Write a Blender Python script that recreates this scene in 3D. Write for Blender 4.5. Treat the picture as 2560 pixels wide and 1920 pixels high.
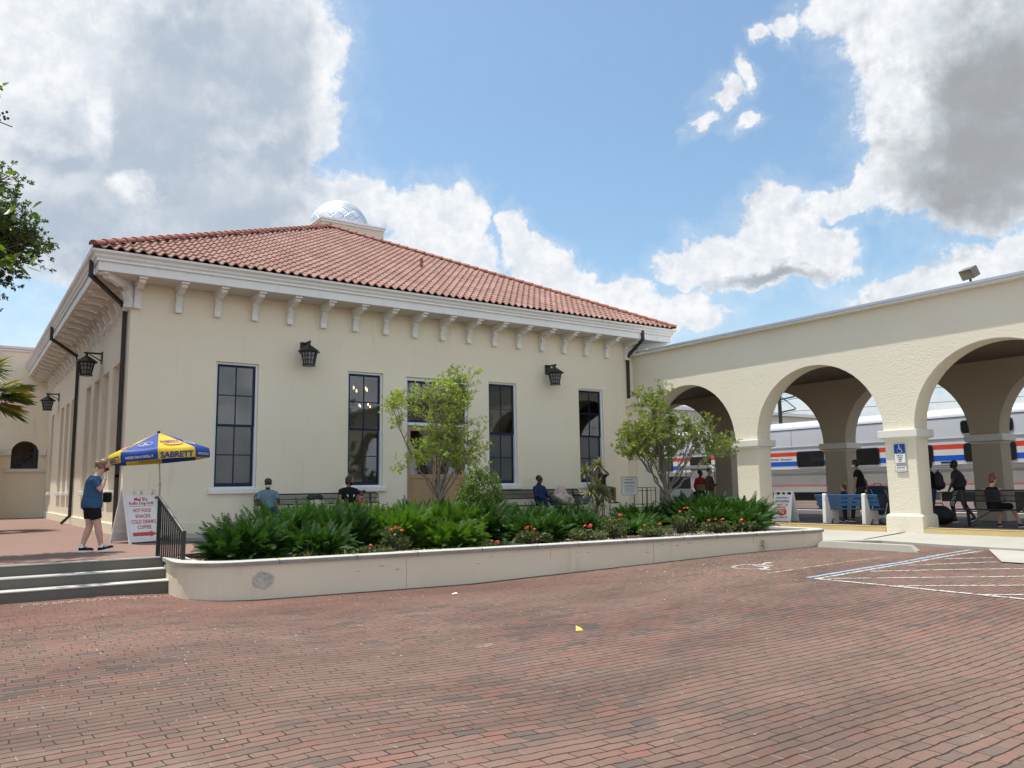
import bpy, bmesh, math, random
import numpy as np
from mathutils import Vector, Matrix, Euler
R_ = math.radians
random.seed(7); np.random.seed(7)
scn = bpy.context.scene
for o in list(bpy.data.objects): bpy.data.objects.remove(o)

# ---------------- camera, sun, sky, exposure ----------------
CAM_POS = (-3.481448, -22.068849, 1.078429)
CAM_ROT = (1.6990998, 0.0151006, -0.6085369)
cd = bpy.data.cameras.new('camera'); cam = bpy.data.objects.new('camera', cd)
scn.collection.objects.link(cam); scn.camera = cam
cam.location = CAM_POS; cam.rotation_euler = CAM_ROT
cd.sensor_width = 36.0; cd.lens = 1988.37/2560*36; cd.clip_end = 3000; cd.clip_start = .05
SUN_DIR = Vector((-.20, .24, 1.0)).normalized()
sd = bpy.data.lights.new('sun', 'SUN'); sun = bpy.data.objects.new('sun', sd)
scn.collection.objects.link(sun)
sd.energy = 5.0; sd.angle = R_(.55); sd.color = (1.0, .955, .89)
sun.rotation_euler = SUN_DIR.to_track_quat('Z', 'Y').to_euler()
scn.view_settings.view_transform = 'Standard'; scn.view_settings.look = 'None'
scn.view_settings.exposure = 0.22; scn.view_settings.gamma = 1
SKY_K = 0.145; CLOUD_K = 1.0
SKY_BLOBS = dict(
 cover=[(100,60,300,270),(330,200,330,300),(560,50,190,220),(640,230,105,150),(130,420,330,190),(480,420,270,180),(-60,300,200,300),
  (790,425,80,75),(870,450,90,75),(975,455,85,85),(930,540,120,80),(1000,560,75,75),(1100,510,50,60),(1160,560,80,75),(1225,610,75,60),(1320,650,95,65),(1430,690,120,55),(1510,705,60,35),
  (1480,580,60,60),(1560,560,90,90),(1680,500,85,100),(1640,590,160,60),(1770,560,80,70),(1800,440,60,50),
  (1545,225,70,45,1.0),(1592,185,30,60,.95),(1515,290,40,45,.85),(1600,285,48,42,.95),(1640,80,45,30,.9),(1700,65,55,55,1.0),
  (1870,10,140,75),(2020,60,190,150),(2080,240,200,190),(2160,340,190,150),(1950,380,115,95),(1870,400,65,60),(2280,120,200,350),
  (2160,545,110,65),(2040,620,190,55),(2240,600,130,120),(1800,672,30,18)],
 grey=[(350,330,300,260),(150,500,300,120),(520,470,200,130),(420,120,190,190),(560,150,190,220),(600,330,120,150),(130,330,90,60),(2120,330,170,150),(2170,200,150,190),(2060,390,130,60),(1640,618,110,18),(940,600,60,20)],
 white=[(100,150,130,80),(215,230,40,90),(715,110,50,230),(290,395,45,40),(1990,200,60,140)])

def px_dir(x, y):     # a direction in the world, seen at that place of the sky
    f = 1988.37
    v = Vector(((x*1.1573-1280)/f, -(y*1.1573-960)/f, -1.0))
    v = Euler(CAM_ROT, 'XYZ').to_matrix() @ v
    v.normalize(); return v
def azel(x, y):
    v = px_dir(x, y); return math.degrees(math.atan2(v.x, v.y)), math.degrees(math.asin(v.z))

class NT:
    def __init__(s, nt): s.nt = nt
    def n(s, t, **kw):
        nd = s.nt.nodes.new(t)
        for k, v in kw.items():
            if k == 'ins':
                for a, b in v.items():
                    sk = nd.inputs[a]
                    if isinstance(b, bpy.types.NodeSocket): s.nt.links.new(b, sk)
                    elif isinstance(b, bpy.types.Node): s.nt.links.new(b.outputs[0], sk)
                    else: sk.default_value = b
            else: setattr(nd, k, v)
        return nd
    def m(s, op, a, b=None, c=None, clamp=False):
        ins = {0: a}
        if b is not None: ins[1] = b
        if c is not None: ins[2] = c
        return s.n('ShaderNodeMath', operation=op, use_clamp=clamp, ins=ins).outputs[0]
    def vm(s, op, a, b=None, out=0):
        ins = {0: a}
        if b is not None: ins[1] = b
        return s.n('ShaderNodeVectorMath', operation=op, ins=ins).outputs[out]
    def ramp(s, v, lo, hi, a=0., b=1., smooth=True):
        return s.n('ShaderNodeMapRange', interpolation_type='SMOOTHSTEP' if smooth else 'LINEAR', ins={0: v, 1: lo, 2: hi, 3: a, 4: b}).outputs[0]
    def mix(s, f, a, b, blend='MIX'):
        nd = s.n('ShaderNodeMix', data_type='RGBA', blend_type=blend)
        for i, v in ((0, f), (6, a), (7, b)):
            if isinstance(v, bpy.types.NodeSocket): s.nt.links.new(v, nd.inputs[i])
            else: nd.inputs[i].default_value = v if i == 0 else (tuple(v)+(1,))[:4]
        return nd.outputs[2]
    def noise(s, vec, scale, detail=4, rough=.5, out=0):
        return s.n('ShaderNodeTexNoise', ins={'Vector': vec, 'Scale': scale, 'Detail': detail, 'Roughness': rough}).outputs[out]
    def link(s, a, b): s.nt.links.new(a, b)

world = bpy.data.worlds.new('World'); scn.world = world; world.use_nodes = True
def build_world():
    nt = world.node_tree; nt.nodes.clear(); N = NT(nt)
    tc = N.n('ShaderNodeTexCoord').outputs['Generated']
    sep = N.n('ShaderNodeSeparateXYZ', ins={0: N.vm('NORMALIZE', tc)})
    az = N.m('MULTIPLY', N.m('ARCTAN2', sep.outputs[0], sep.outputs[1]), 57.29578)
    el = N.m('MULTIPLY', N.m('ARCSINE', sep.outputs[2]), 57.29578)
    uv0 = N.n('ShaderNodeCombineXYZ', ins={0: az, 1: el, 2: 0.}).outputs[0]
    def warp(uv, sc, amp, det=3, rough=.5):
        c = N.noise(N.vm('ADD', uv, (sc*7.1, sc*3.3, 1.7)), sc, det, rough, 1)
        c = N.vm('SUBTRACT', c, (.5, .5, .5))
        return N.vm('ADD', uv, N.vm('MULTIPLY', c, (amp, amp, 0)))
    uv = warp(uv0, .13, 5.0, 3, .5)
    uv = warp(uv, .55, 2.6, 6, .62)
    def field(blobs, uv):
        cur = None
        for bl in blobs:
            x, y, rx, ry = bl[:4]
            a, e = azel(x, y); k = .031
            d = N.vm('MULTIPLY', N.vm('SUBTRACT', uv, (a, e, 0)), (1/(rx*k), 1/(ry*k*.87), 0))
            v = N.m('SUBTRACT', bl[4] if len(bl) > 4 else 1.33, N.vm('LENGTH', d, out=1))
            cur = v if cur is None else N.n('ShaderNodeMath', operation='SMOOTH_MAX', ins={0: cur, 1: v, 2: .18}).outputs[0]
        return cur
    cov = field(SKY_BLOBS['cover'], uv)
    n1 = N.noise(uv0, .32, 10, .62); n2 = N.noise(uv0, 1.1, 8, .6)
    # everywhere else in the sky the clouds come from noise alone
    inside = N.m('MULTIPLY', N.ramp(az, -6., -1.), N.ramp(az, 78., 72.))
    inside = N.m('MULTIPLY', inside, N.m('MULTIPLY', N.ramp(el, 44., 37.), N.ramp(el, 3., 9.)))
    gen = N.m('SUBTRACT', N.m('ADD', N.m('MULTIPLY', N.noise(uv0, .045, 8, .6), 3.2), N.m('MULTIPLY', N.ramp(el, 16., 4.), .35)), 1.40)
    cv = N.m('ADD', N.m('MULTIPLY', cov, inside), N.m('MULTIPLY', gen, N.m('SUBTRACT', 1., inside)))
    dens = N.m('ADD', cv, N.m('MULTIPLY', N.m('SUBTRACT', n1, .5), 1.0))
    dens = N.m('ADD', dens, N.m('MULTIPLY', N.m('SUBTRACT', n2, .5), .3))
    dens = N.m('ADD', dens, N.m('MULTIPLY', N.m('SUBTRACT', N.noise(uv0, 3.2, 6, .65), .5), .22))
    a = N.ramp(dens, .16, .52)
    haze = N.m('ADD', .035, N.m('MULTIPLY', N.ramp(el, 15., 2.), .75))
    wis = N.m('ADD', haze, N.m('MULTIPLY', N.ramp(dens, -.3, .35), .20))
    alpha = N.m('MAXIMUM', a, wis)
    g = N.ramp(N.m('ADD', field(SKY_BLOBS['grey'], uv), N.m('MULTIPLY', N.m('SUBTRACT', n1, .5), .65)), -.15, 1.25)
    w = N.ramp(N.m('ADD', field(SKY_BLOBS['white'], uv), N.m('MULTIPLY', N.m('SUBTRACT', n1, .5), 1.3)), -.1, 1.05)
    g = N.m('MULTIPLY', g, N.m('SUBTRACT', 1., N.m('MULTIPLY', w, .95)))
    g = N.m('ADD', N.m('MULTIPLY', g, inside), N.m('MULTIPLY', N.m('MULTIPLY', N.ramp(dens, .3, 1.6), .75), N.m('SUBTRACT', 1., inside)))
    # billows: light from the upper left on the cloud tops
    nb = N.noise(N.vm('ADD', uv0, (.35, -.9, 0)), .5, 6, .6)
    nb0 = N.noise(uv0, .5, 6, .6)
    bill = N.m('MULTIPLY', N.m('SUBTRACT', nb, nb0), N.ramp(dens, 1.25, .55, .25, 1.0))
    g2 = N.m('MULTIPLY', N.m('ADD', g, N.m('MULTIPLY', bill, -1.1), clamp=True), .92)
    wv = N.ramp(N.m('ADD', N.m('MULTIPLY', n2, .5), N.m('MULTIPLY', N.noise(uv0, .35, 8, .6), .5)), .38, .62)
    wcol = N.mix(wv, (.72, .76, .81), (.87, .88, .90))
    ccol = N.mix(g2, wcol, (.40, .475, .57))
    east = N.ramp(az, 45., 60.)
    ccol = N.mix(N.m('MULTIPLY', east, g2), ccol, (.335, .345, .36))
    sky = N.n('ShaderNodeTexSky', sky_type='NISHITA', sun_disc=False, sun_elevation=math.asin(SUN_DIR.z),
              sun_rotation=math.atan2(SUN_DIR.x, SUN_DIR.y), air_density=1.0, dust_density=1.6, ozone_density=1.6)
    skyc = N.mix(1., sky.outputs[0], (SKY_K*.96, SKY_K*1.12, SKY_K*1.09), 'MULTIPLY')
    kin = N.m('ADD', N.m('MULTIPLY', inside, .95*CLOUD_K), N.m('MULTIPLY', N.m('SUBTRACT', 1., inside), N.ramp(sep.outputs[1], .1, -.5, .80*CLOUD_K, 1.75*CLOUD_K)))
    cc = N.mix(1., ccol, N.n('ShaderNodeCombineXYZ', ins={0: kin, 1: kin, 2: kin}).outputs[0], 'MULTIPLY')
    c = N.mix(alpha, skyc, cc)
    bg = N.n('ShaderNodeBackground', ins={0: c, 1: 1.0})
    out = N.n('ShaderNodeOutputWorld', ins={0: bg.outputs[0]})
    world.cycles.sampling_method = 'MANUAL'; world.cycles.sample_map_resolution = 512
build_world()

# ---------------- helpers ----------------
COL = scn.collection
class MB:
    """collects shapes; build() links them as ONE mesh object"""
    def __init__(s): s.v = []; s.f = []; s.mi = []; s.cur = 0
    def add(s, vs, fs):
        b = len(s.v); s.v += [tuple(p) for p in vs]
        for f in fs: s.f.append(tuple(i+b for i in f)); s.mi.append(s.cur)
    def box(s, x0, x1, y0, y1, z0, z1):
        s.add([(x0,y0,z0),(x1,y0,z0),(x1,y1,z0),(x0,y1,z0),(x0,y0,z1),(x1,y0,z1),(x1,y1,z1),(x0,y1,z1)],
              [(0,3,2,1),(4,5,6,7),(0,1,5,4),(1,2,6,5),(2,3,7,6),(3,0,4,7)])
    def obox(s, c, size, M=None):
        M = M or Matrix.Identity(3); c = Vector(c); a, b, d = [k/2 for k in size]
        P = [c + M @ Vector(p) for p in ((-a,-b,-d),(a,-b,-d),(a,b,-d),(-a,b,-d),(-a,-b,d),(a,-b,d),(a,b,d),(-a,b,d))]
        s.add(P, [(0,3,2,1),(4,5,6,7),(0,1,5,4),(1,2,6,5),(2,3,7,6),(3,0,4,7)])
    def bar(s, p, q, w, h=None, up=(0,0,1)):
        p, q = Vector(p), Vector(q); d = q-p; L = d.length; d.normalize(); u = Vector(up)
        if abs(d.dot(u)) > .98: u = Vector((0,1,0))
        r = d.cross(u).normalized(); u = r.cross(d)
        M = Matrix((r, d, u)).transposed(); s.obox((p+q)/2, (w, L, h or w), M)
    def loft(s, rings, cap=True):
        n = len(rings[0]); b = []
        vs = [p for r in rings for p in r]; fs = []
        for i in range(len(rings)-1):
            for j in range(n):
                k = (j+1) % n; fs.append((i*n+j, i*n+k, (i+1)*n+k, (i+1)*n+j))
        if cap: fs.append(tuple(reversed(range(n)))); fs.append(tuple((len(rings)-1)*n+j for j in range(n)))
        s.add(vs, fs)
    def tube(s, pts, r, n=8, cap=True):
        pts = [Vector(p) for p in pts]; rs = r if isinstance(r, (list, tuple)) else [r]*len(pts)
        rings = []; ref = None
        for i, p in enumerate(pts):
            d = (pts[min(i+1, len(pts)-1)] - pts[max(i-1, 0)]).normalized()
            if ref is None:
                ref = Vector((0,0,1)) if abs(d.z) < .9 else Vector((1,0,0))
            u = (ref - d*ref.dot(d)).normalized(); ref = u; w = d.cross(u)
            rings.append([p + (u*math.cos(a)+w*math.sin(a))*rs[i] for a in [2*math.pi*k/n for k in range(n)]])
        s.loft(rings, cap)
    def ell(s, c, r, M=None, nu=14, nv=9):
        M = M or Matrix.Identity(3); c = Vector(c); rings = []
        for i in range(1, nv):
            t = math.pi*i/nv; rings.append([c + M @ Vector((r[0]*math.sin(t)*math.cos(a), r[1]*math.sin(t)*math.sin(a), -r[2]*math.cos(t))) for a in [2*math.pi*k/nu for k in range(nu)]])
        b = len(s.v); s.loft(rings, False); n = nu; L = len(rings)
        s.add([c + M @ Vector((0,0,-r[2])), c + M @ Vector((0,0,r[2]))], [])
        e = len(s.v)-2
        for j in range(n):
            k = (j+1) % n
            s.f.append((e, b+k, b+j)); s.mi.append(s.cur)
            s.f.append((e+1, b+(L-1)*n+j, b+(L-1)*n+k)); s.mi.append(s.cur)
    def prism(s, poly, fn, d0, d1):   # poly in 2d, fn(u, v, d) -> 3d
        n = len(poly)
        s.add([fn(u, v, d0) for u, v in poly]+[fn(u, v, d1) for u, v in poly],
              [tuple(reversed(range(n))), tuple(range(n, 2*n))]+[(i, (i+1) % n, n+(i+1) % n, n+i) for i in range(n)])
    def build(s, name, mat, parent=None, smooth=False, bevel=0, loc=None, auto=None):
        me = bpy.data.meshes.new(name); me.from_pydata(s.v, [], s.f)
        mats = mat if isinstance(mat, (list, tuple)) else [mat]
        for m in mats: me.materials.append(m)
        if len(mats) > 1: me.polygons.foreach_set('material_index', s.mi)
        me.update()
        if smooth: me.polygons.foreach_set('use_smooth', [True]*len(me.polygons))
        o = bpy.data.objects.new(name, me); COL.objects.link(o)
        if parent is not None: o.parent = parent
        if loc is not None: o.location = loc
        if bevel:
            b = o.modifiers.new('bevel', 'BEVEL'); b.width = bevel; b.segments = 2; b.limit_method = 'ANGLE'; b.angle_limit = R_(40)
        if auto is not None and smooth:
            try: me.set_sharp_from_angle(angle=R_(auto))
            except Exception: pass
        return o
def fixn(o):
    bm = bmesh.new(); bm.from_mesh(o.data); bmesh.ops.recalc_face_normals(bm, faces=bm.faces); bm.to_mesh(o.data); bm.free(); return o
def bake(o):          # make the modifiers real
    dg = bpy.context.evaluated_depsgraph_get(); dg.update()
    me = bpy.data.meshes.new_from_object(o.evaluated_get(dg)); me.name = o.name
    o.modifiers.clear(); o.data = me; return o
def tag(o, label=None, cat=None, group=None, kind=None):
    if label: o['label'] = label
    if cat: o['category'] = cat
    if group: o['group'] = group
    if kind: o['kind'] = kind
    return o
def thing(name, label, cat, loc=(0,0,0), rz=0, group=None):
    o = bpy.data.objects.new(name, None); COL.objects.link(o); o.location = loc; o.rotation_euler = (0,0,rz)
    o.empty_display_size = .2
    return tag(o, label, cat, group)
def dup(root, loc, rz, label=None, scale=None):
    r = root.copy(); COL.objects.link(r); r.location = loc; r.rotation_euler = (0,0,rz)
    if label: r['label'] = label
    if scale: r.scale = (scale,)*3 if not isinstance(scale, tuple) else scale
    for ch in list(root.children):
        c = ch.copy(); COL.objects.link(c); c.parent = r
        for g in ch.children:
            d = g.copy(); COL.objects.link(d); d.parent = c
    return r

# ---------------- materials ----------------
MATS = {}
def pbr(name, col, rough=.6, var=.08, vs=1.2, fine=.05, fs=30., bump=0., bs=60., bdist=.01, metal=0., spec=.4, stain=None, coat=0., trans=0., hue=None):
    if name in MATS: return MATS[name]
    m = bpy.data.materials.new(name); m.use_nodes = True; nt = m.node_tree; nt.nodes.clear(); N = NT(nt)
    tc = N.n('ShaderNodeTexCoord').outputs['Object']
    n1 = N.noise(tc, vs, 5, .6); n2 = N.noise(tc, fs, 4, .6)
    k = N.m('ADD', N.m('MULTIPLY', N.m('SUBTRACT', n1, .5), var*4), 1.)
    k = N.m('MULTIPLY', k, N.m('ADD', N.m('MULTIPLY', N.m('SUBTRACT', n2, .5), fine*4), 1.))
    kk = N.n('ShaderNodeCombineXYZ', ins={0: k, 1: k, 2: k}).outputs[0]
    c = N.mix(1., tuple(col), kk, 'MULTIPLY')
    if hue:
        c = N.mix(N.m('MULTIPLY', N.ramp(N.noise(tc, vs*2.3, 5, .6), .45, .7), hue[1]), c, hue[0])
    if stain:   # (colour, amount, scale, stretch)
        mp = N.n('ShaderNodeMapping', ins={0: tc, 3: stain[3]}).outputs[0]
        s_ = N.ramp(N.noise(mp, stain[2], 8, .65), .55, .78)
        c = N.mix(N.m('MULTIPLY', s_, stain[1]), c, stain[0])
    p = N.n('ShaderNodeBsdfPrincipled', ins={'Base Color': c, 'Metallic': metal, 'Specular IOR Level': spec, 'Coat Weight': coat})
    N.link(N.ramp(n1, .3, .7, max(rough-.08, .02), min(rough+.08, 1)), p.inputs['Roughness'])
    if bump:
        bn = N.n('ShaderNodeBump', ins={'Strength': bump, 'Distance': bdist, 'Height': N.noise(tc, bs, 6, .6)})
        N.link(bn.outputs[0], p.inputs['Normal'])
    out_s = p.outputs[0]
    if trans:
        t = N.n('ShaderNodeBsdfTranslucent', ins={0: c}); mx = N.n('ShaderNodeMixShader', ins={0: trans, 1: p.outputs[0], 2: t.outputs[0]})
        out_s = mx.outputs[0]
    N.n('ShaderNodeOutputMaterial', ins={0: out_s})
    MATS[name] = m; return m

CREAM = (.78, .70, .54); CREAM2 = (.585, .535, .42)
STUCCO = pbr('cream_stucco', CREAM, .85, .035, .6, .02, 40, bump=.35, bs=28, bdist=.012, spec=.2, stain=((.50,.45,.36), .42, 1.3, (2.2,2.2,.3)))
def stucco_rough():
    m = bpy.data.materials.new('cream_trowelled_stucco'); m.use_nodes = True; nt = m.node_tree; nt.nodes.clear(); N = NT(nt)
    tc = N.n('ShaderNodeTexCoord').outputs['Object']
    c = N.mix(N.noise(tc, .8, 6, .6), (.79,.73,.585), (.72,.66,.525))
    wp = N.vm('ADD', tc, N.vm('MULTIPLY', N.noise(tc, 3., 3, .5, 1), (.12,.12,.12)))
    mp = N.n('ShaderNodeMapping', ins={0: wp, 3: (1, 1, 2.2)}).outputs[0]
    v = N.n('ShaderNodeTexVoronoi', feature='SMOOTH_F1', ins={'Vector': mp, 'Scale': 15., 'Smoothness': .6}).outputs[0]
    h = N.m('ADD', N.m('MULTIPLY', v, .7), N.noise(mp, 26, 6, .65))
    bn = N.n('ShaderNodeBump', ins={'Strength': .42, 'Distance': .015, 'Height': h})
    p = N.n('ShaderNodeBsdfPrincipled', ins={'Base Color': c, 'Roughness': .85, 'Specular IOR Level': .2, 'Normal': bn.outputs[0]})
    N.n('ShaderNodeOutputMaterial', ins={0: p.outputs[0]}); return m
STUCCO_R = stucco_rough()
STUCCO_DIRTY = pbr('cream_planter_stucco', (.64,.56,.43), .85, .06, .8, .03, 40, bump=.3, bs=30, bdist=.01, spec=.2, stain=((.30,.26,.20), .6, 1.6, (1,1,.25)))
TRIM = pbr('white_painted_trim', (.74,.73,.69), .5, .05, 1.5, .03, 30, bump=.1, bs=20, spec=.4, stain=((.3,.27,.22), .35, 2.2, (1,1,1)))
TRIM_SHADE = pbr('white_trim_shaded', (.60,.57,.51), .55, .05, 1.5, .03, 30, bump=.1, bs=20, spec=.3, stain=((.3,.27,.22), .35, 2.2, (1,1,1)))  # white trim darkened in colour for the shade under the eaves
TRIMW = pbr('white_window_paint', (.72,.73,.72), .45, .03)
CAPST = pbr('capital_white', (.70,.68,.61), .6, .05, 2, .03, 30, bump=.25, bs=25, spec=.3)
NAVY = pbr('navy_paint', (.008,.018,.060), .5, .05, spec=.25)
BLACKM = pbr('black_iron', (.012,.012,.013), .42, .1, 3, .05, spec=.5)
BROWNM = pbr('dark_bronze_metal', (.03,.025,.022), .45, .1, 3, .05)
METAL = pbr('silver_metal', (.55,.57,.6), .35, .05, metal=.8)
ALU = pbr('aluminium_edge', (.5,.5,.48), .45, .08, 2, metal=.2)
CONC = pbr('light_concrete', (.37,.355,.31), .85, .08, .7, .06, 40, bump=.3, bs=60, spec=.25, stain=((.2,.19,.16), .35, 1.2, (1,1,1)))
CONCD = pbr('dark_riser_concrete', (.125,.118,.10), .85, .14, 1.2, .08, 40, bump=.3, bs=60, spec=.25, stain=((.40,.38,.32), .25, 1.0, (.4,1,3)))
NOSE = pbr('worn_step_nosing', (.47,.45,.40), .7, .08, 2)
CAPC = pbr('grey_cap_concrete', (.43,.41,.36), .85, .08, 1.2, .06, 40, bump=.4, bs=50, spec=.25, stain=((.13,.125,.11), .5, 2.2, (1,1,1)))
YELLOWP = pbr('worn_yellow_paint', (.60,.43,.17), .75, .10, 2, .06, 30, bump=.2, bs=50, stain=((.5,.48,.4), .5, 1.1, (1,1,1)))
WHITE = pbr('white_plastic', (.76,.755,.73), .5, .03)
REDP = pbr('red_print', (.52,.03,.03), .5, .04); BLACKP = pbr('black_print', (.02,.02,.022), .5, .04)
BLUEP = pbr('sign_blue', (.012,.07,.33), .4, .03); NAVYP = pbr('navy_print', (.02,.05,.2), .5, .04)
SOIL = pbr('bed_mulch', (.06,.045,.033), .95, .2, 3, .2, 30, bump=1., bs=40, bdist=.03)
PINK = pbr('terrace_red_concrete', (.215,.135,.108), .8, .07, .6, .05, 40, bump=.2, bs=60, spec=.25, stain=((.36,.255,.22), .4, .9, (1,1,1)))
def glass(name, tint=(.5,.53,.52), refl=.55, rough=.03):
    m = bpy.data.materials.new(name); m.use_nodes = True; nt = m.node_tree; nt.nodes.clear(); N = NT(nt)
    tc = N.n('ShaderNodeTexCoord').outputs['Object']
    bn = N.n('ShaderNodeBump', ins={'Strength': .05, 'Distance': .01, 'Height': N.noise(tc, 2.5, 2, .5)})
    fr = N.n('ShaderNodeFresnel', ins={'IOR': 1.7, 'Normal': bn.outputs[0]})
    g = N.n('ShaderNodeBsdfGlossy', ins={0: (refl, refl, refl, 1), 'Roughness': rough, 'Normal': bn.outputs[0]})
    t = N.n('ShaderNodeBsdfTransparent', ins={0: tint+(1,)})
    mx = N.n('ShaderNodeMixShader', ins={0: N.m('ADD', fr.outputs[0], .06), 1: t.outputs[0], 2: g.outputs[0]})
    N.n('ShaderNodeOutputMaterial', ins={0: mx.outputs[0]}); return m
GLASS = glass('window_glass')
FROST = pbr('film_covered_glass', (.085,.088,.085), .22, .12, 1.5, .08, 12, spec=.6)
LAMPG = pbr('frosted_lamp_glass', (.24,.24,.24), .4, .03)
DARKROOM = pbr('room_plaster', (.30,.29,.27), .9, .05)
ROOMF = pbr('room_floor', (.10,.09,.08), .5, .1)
def leafmat(name, a, b, rough=.45, trans=.3, vs=1.6, young=None):
    m = bpy.data.materials.new(name); m.use_nodes = True; nt = m.node_tree; nt.nodes.clear(); N = NT(nt)
    gi = N.n('ShaderNodeNewGeometry'); tc = N.n('ShaderNodeTexCoord').outputs['Object']
    f = N.m('ADD', N.m('MULTIPLY', gi.outputs['Random Per Island'], .6), N.m('MULTIPLY', N.ramp(N.noise(tc, vs, 3, .5), .35, .65), .4))
    c = N.mix(f, a, b)
    if young: c = N.mix(N.m('MULTIPLY', N.ramp(N.noise(N.vm('ADD', tc, (5, 3, 1)), vs*.7, 2, .5), .5, .62), .8), c, young)
    oi = N.n('ShaderNodeObjectInfo').outputs['Random']
    kk = N.ramp(oi, 0, 1, .75, 1.25, False)
    c = N.mix(1., c, N.n('ShaderNodeCombineXYZ', ins={0: kk, 1: kk, 2: kk}).outputs[0], 'MULTIPLY')
    p = N.n('ShaderNodeBsdfPrincipled', ins={'Base Color': c, 'Roughness': rough, 'Specular IOR Level': .35})
    t = N.n('ShaderNodeBsdfTranslucent', ins={0: N.mix(1., c, (1.3,1.35,.7), 'MULTIPLY')})
    mx = N.n('ShaderNodeMixShader', ins={0: trans, 1: p.outputs[0], 2: t.outputs[0]})
    N.n('ShaderNodeOutputMaterial', ins={0: mx.outputs[0]}); return m
FROND = leafmat('cycad_leaf', (.016,.055,.008), (.055,.135,.016), .55, .35)
FRONDY = leafmat('cycad_new_leaf', (.045,.125,.010), (.115,.22,.017), .55, .4)
BOTTLE = leafmat('bottlebrush_leaf', (.14,.215,.035), (.36,.41,.085), .5, .35, 1.2)
SHRUBL = leafmat('shrub_leaf', (.06,.13,.015), (.20,.28,.045), .5, .3, 2.)
OAK = leafmat('tree_leaf', (.04,.08,.018), (.12,.17,.035), .4, .3)
BIGL = leafmat('broad_leaf', (.05,.10,.015), (.14,.20,.03), .4, .45)
PALM = leafmat('palm_leaf', (.04,.085,.02), (.13,.17,.04), .4, .35, .8, young=(.42,.34,.06))
DRAC = leafmat('striped_leaf', (.14,.17,.05), (.42,.40,.20), .45, .25)
IXL = leafmat('ixora_leaf', (.03,.07,.015), (.14,.15,.05), .45, .25, 5.)
RED = pbr('flower_red', (.75,.07,.05), .6, .1, 9); BARK = pbr('grey_bark', (.20,.165,.125), .9, .15, 6, .1, 30, bump=.5, bs=30)
BARKD = pbr('brown_bark', (.09,.07,.05), .9, .15, 6, .1, 30, bump=.5, bs=30)
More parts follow.
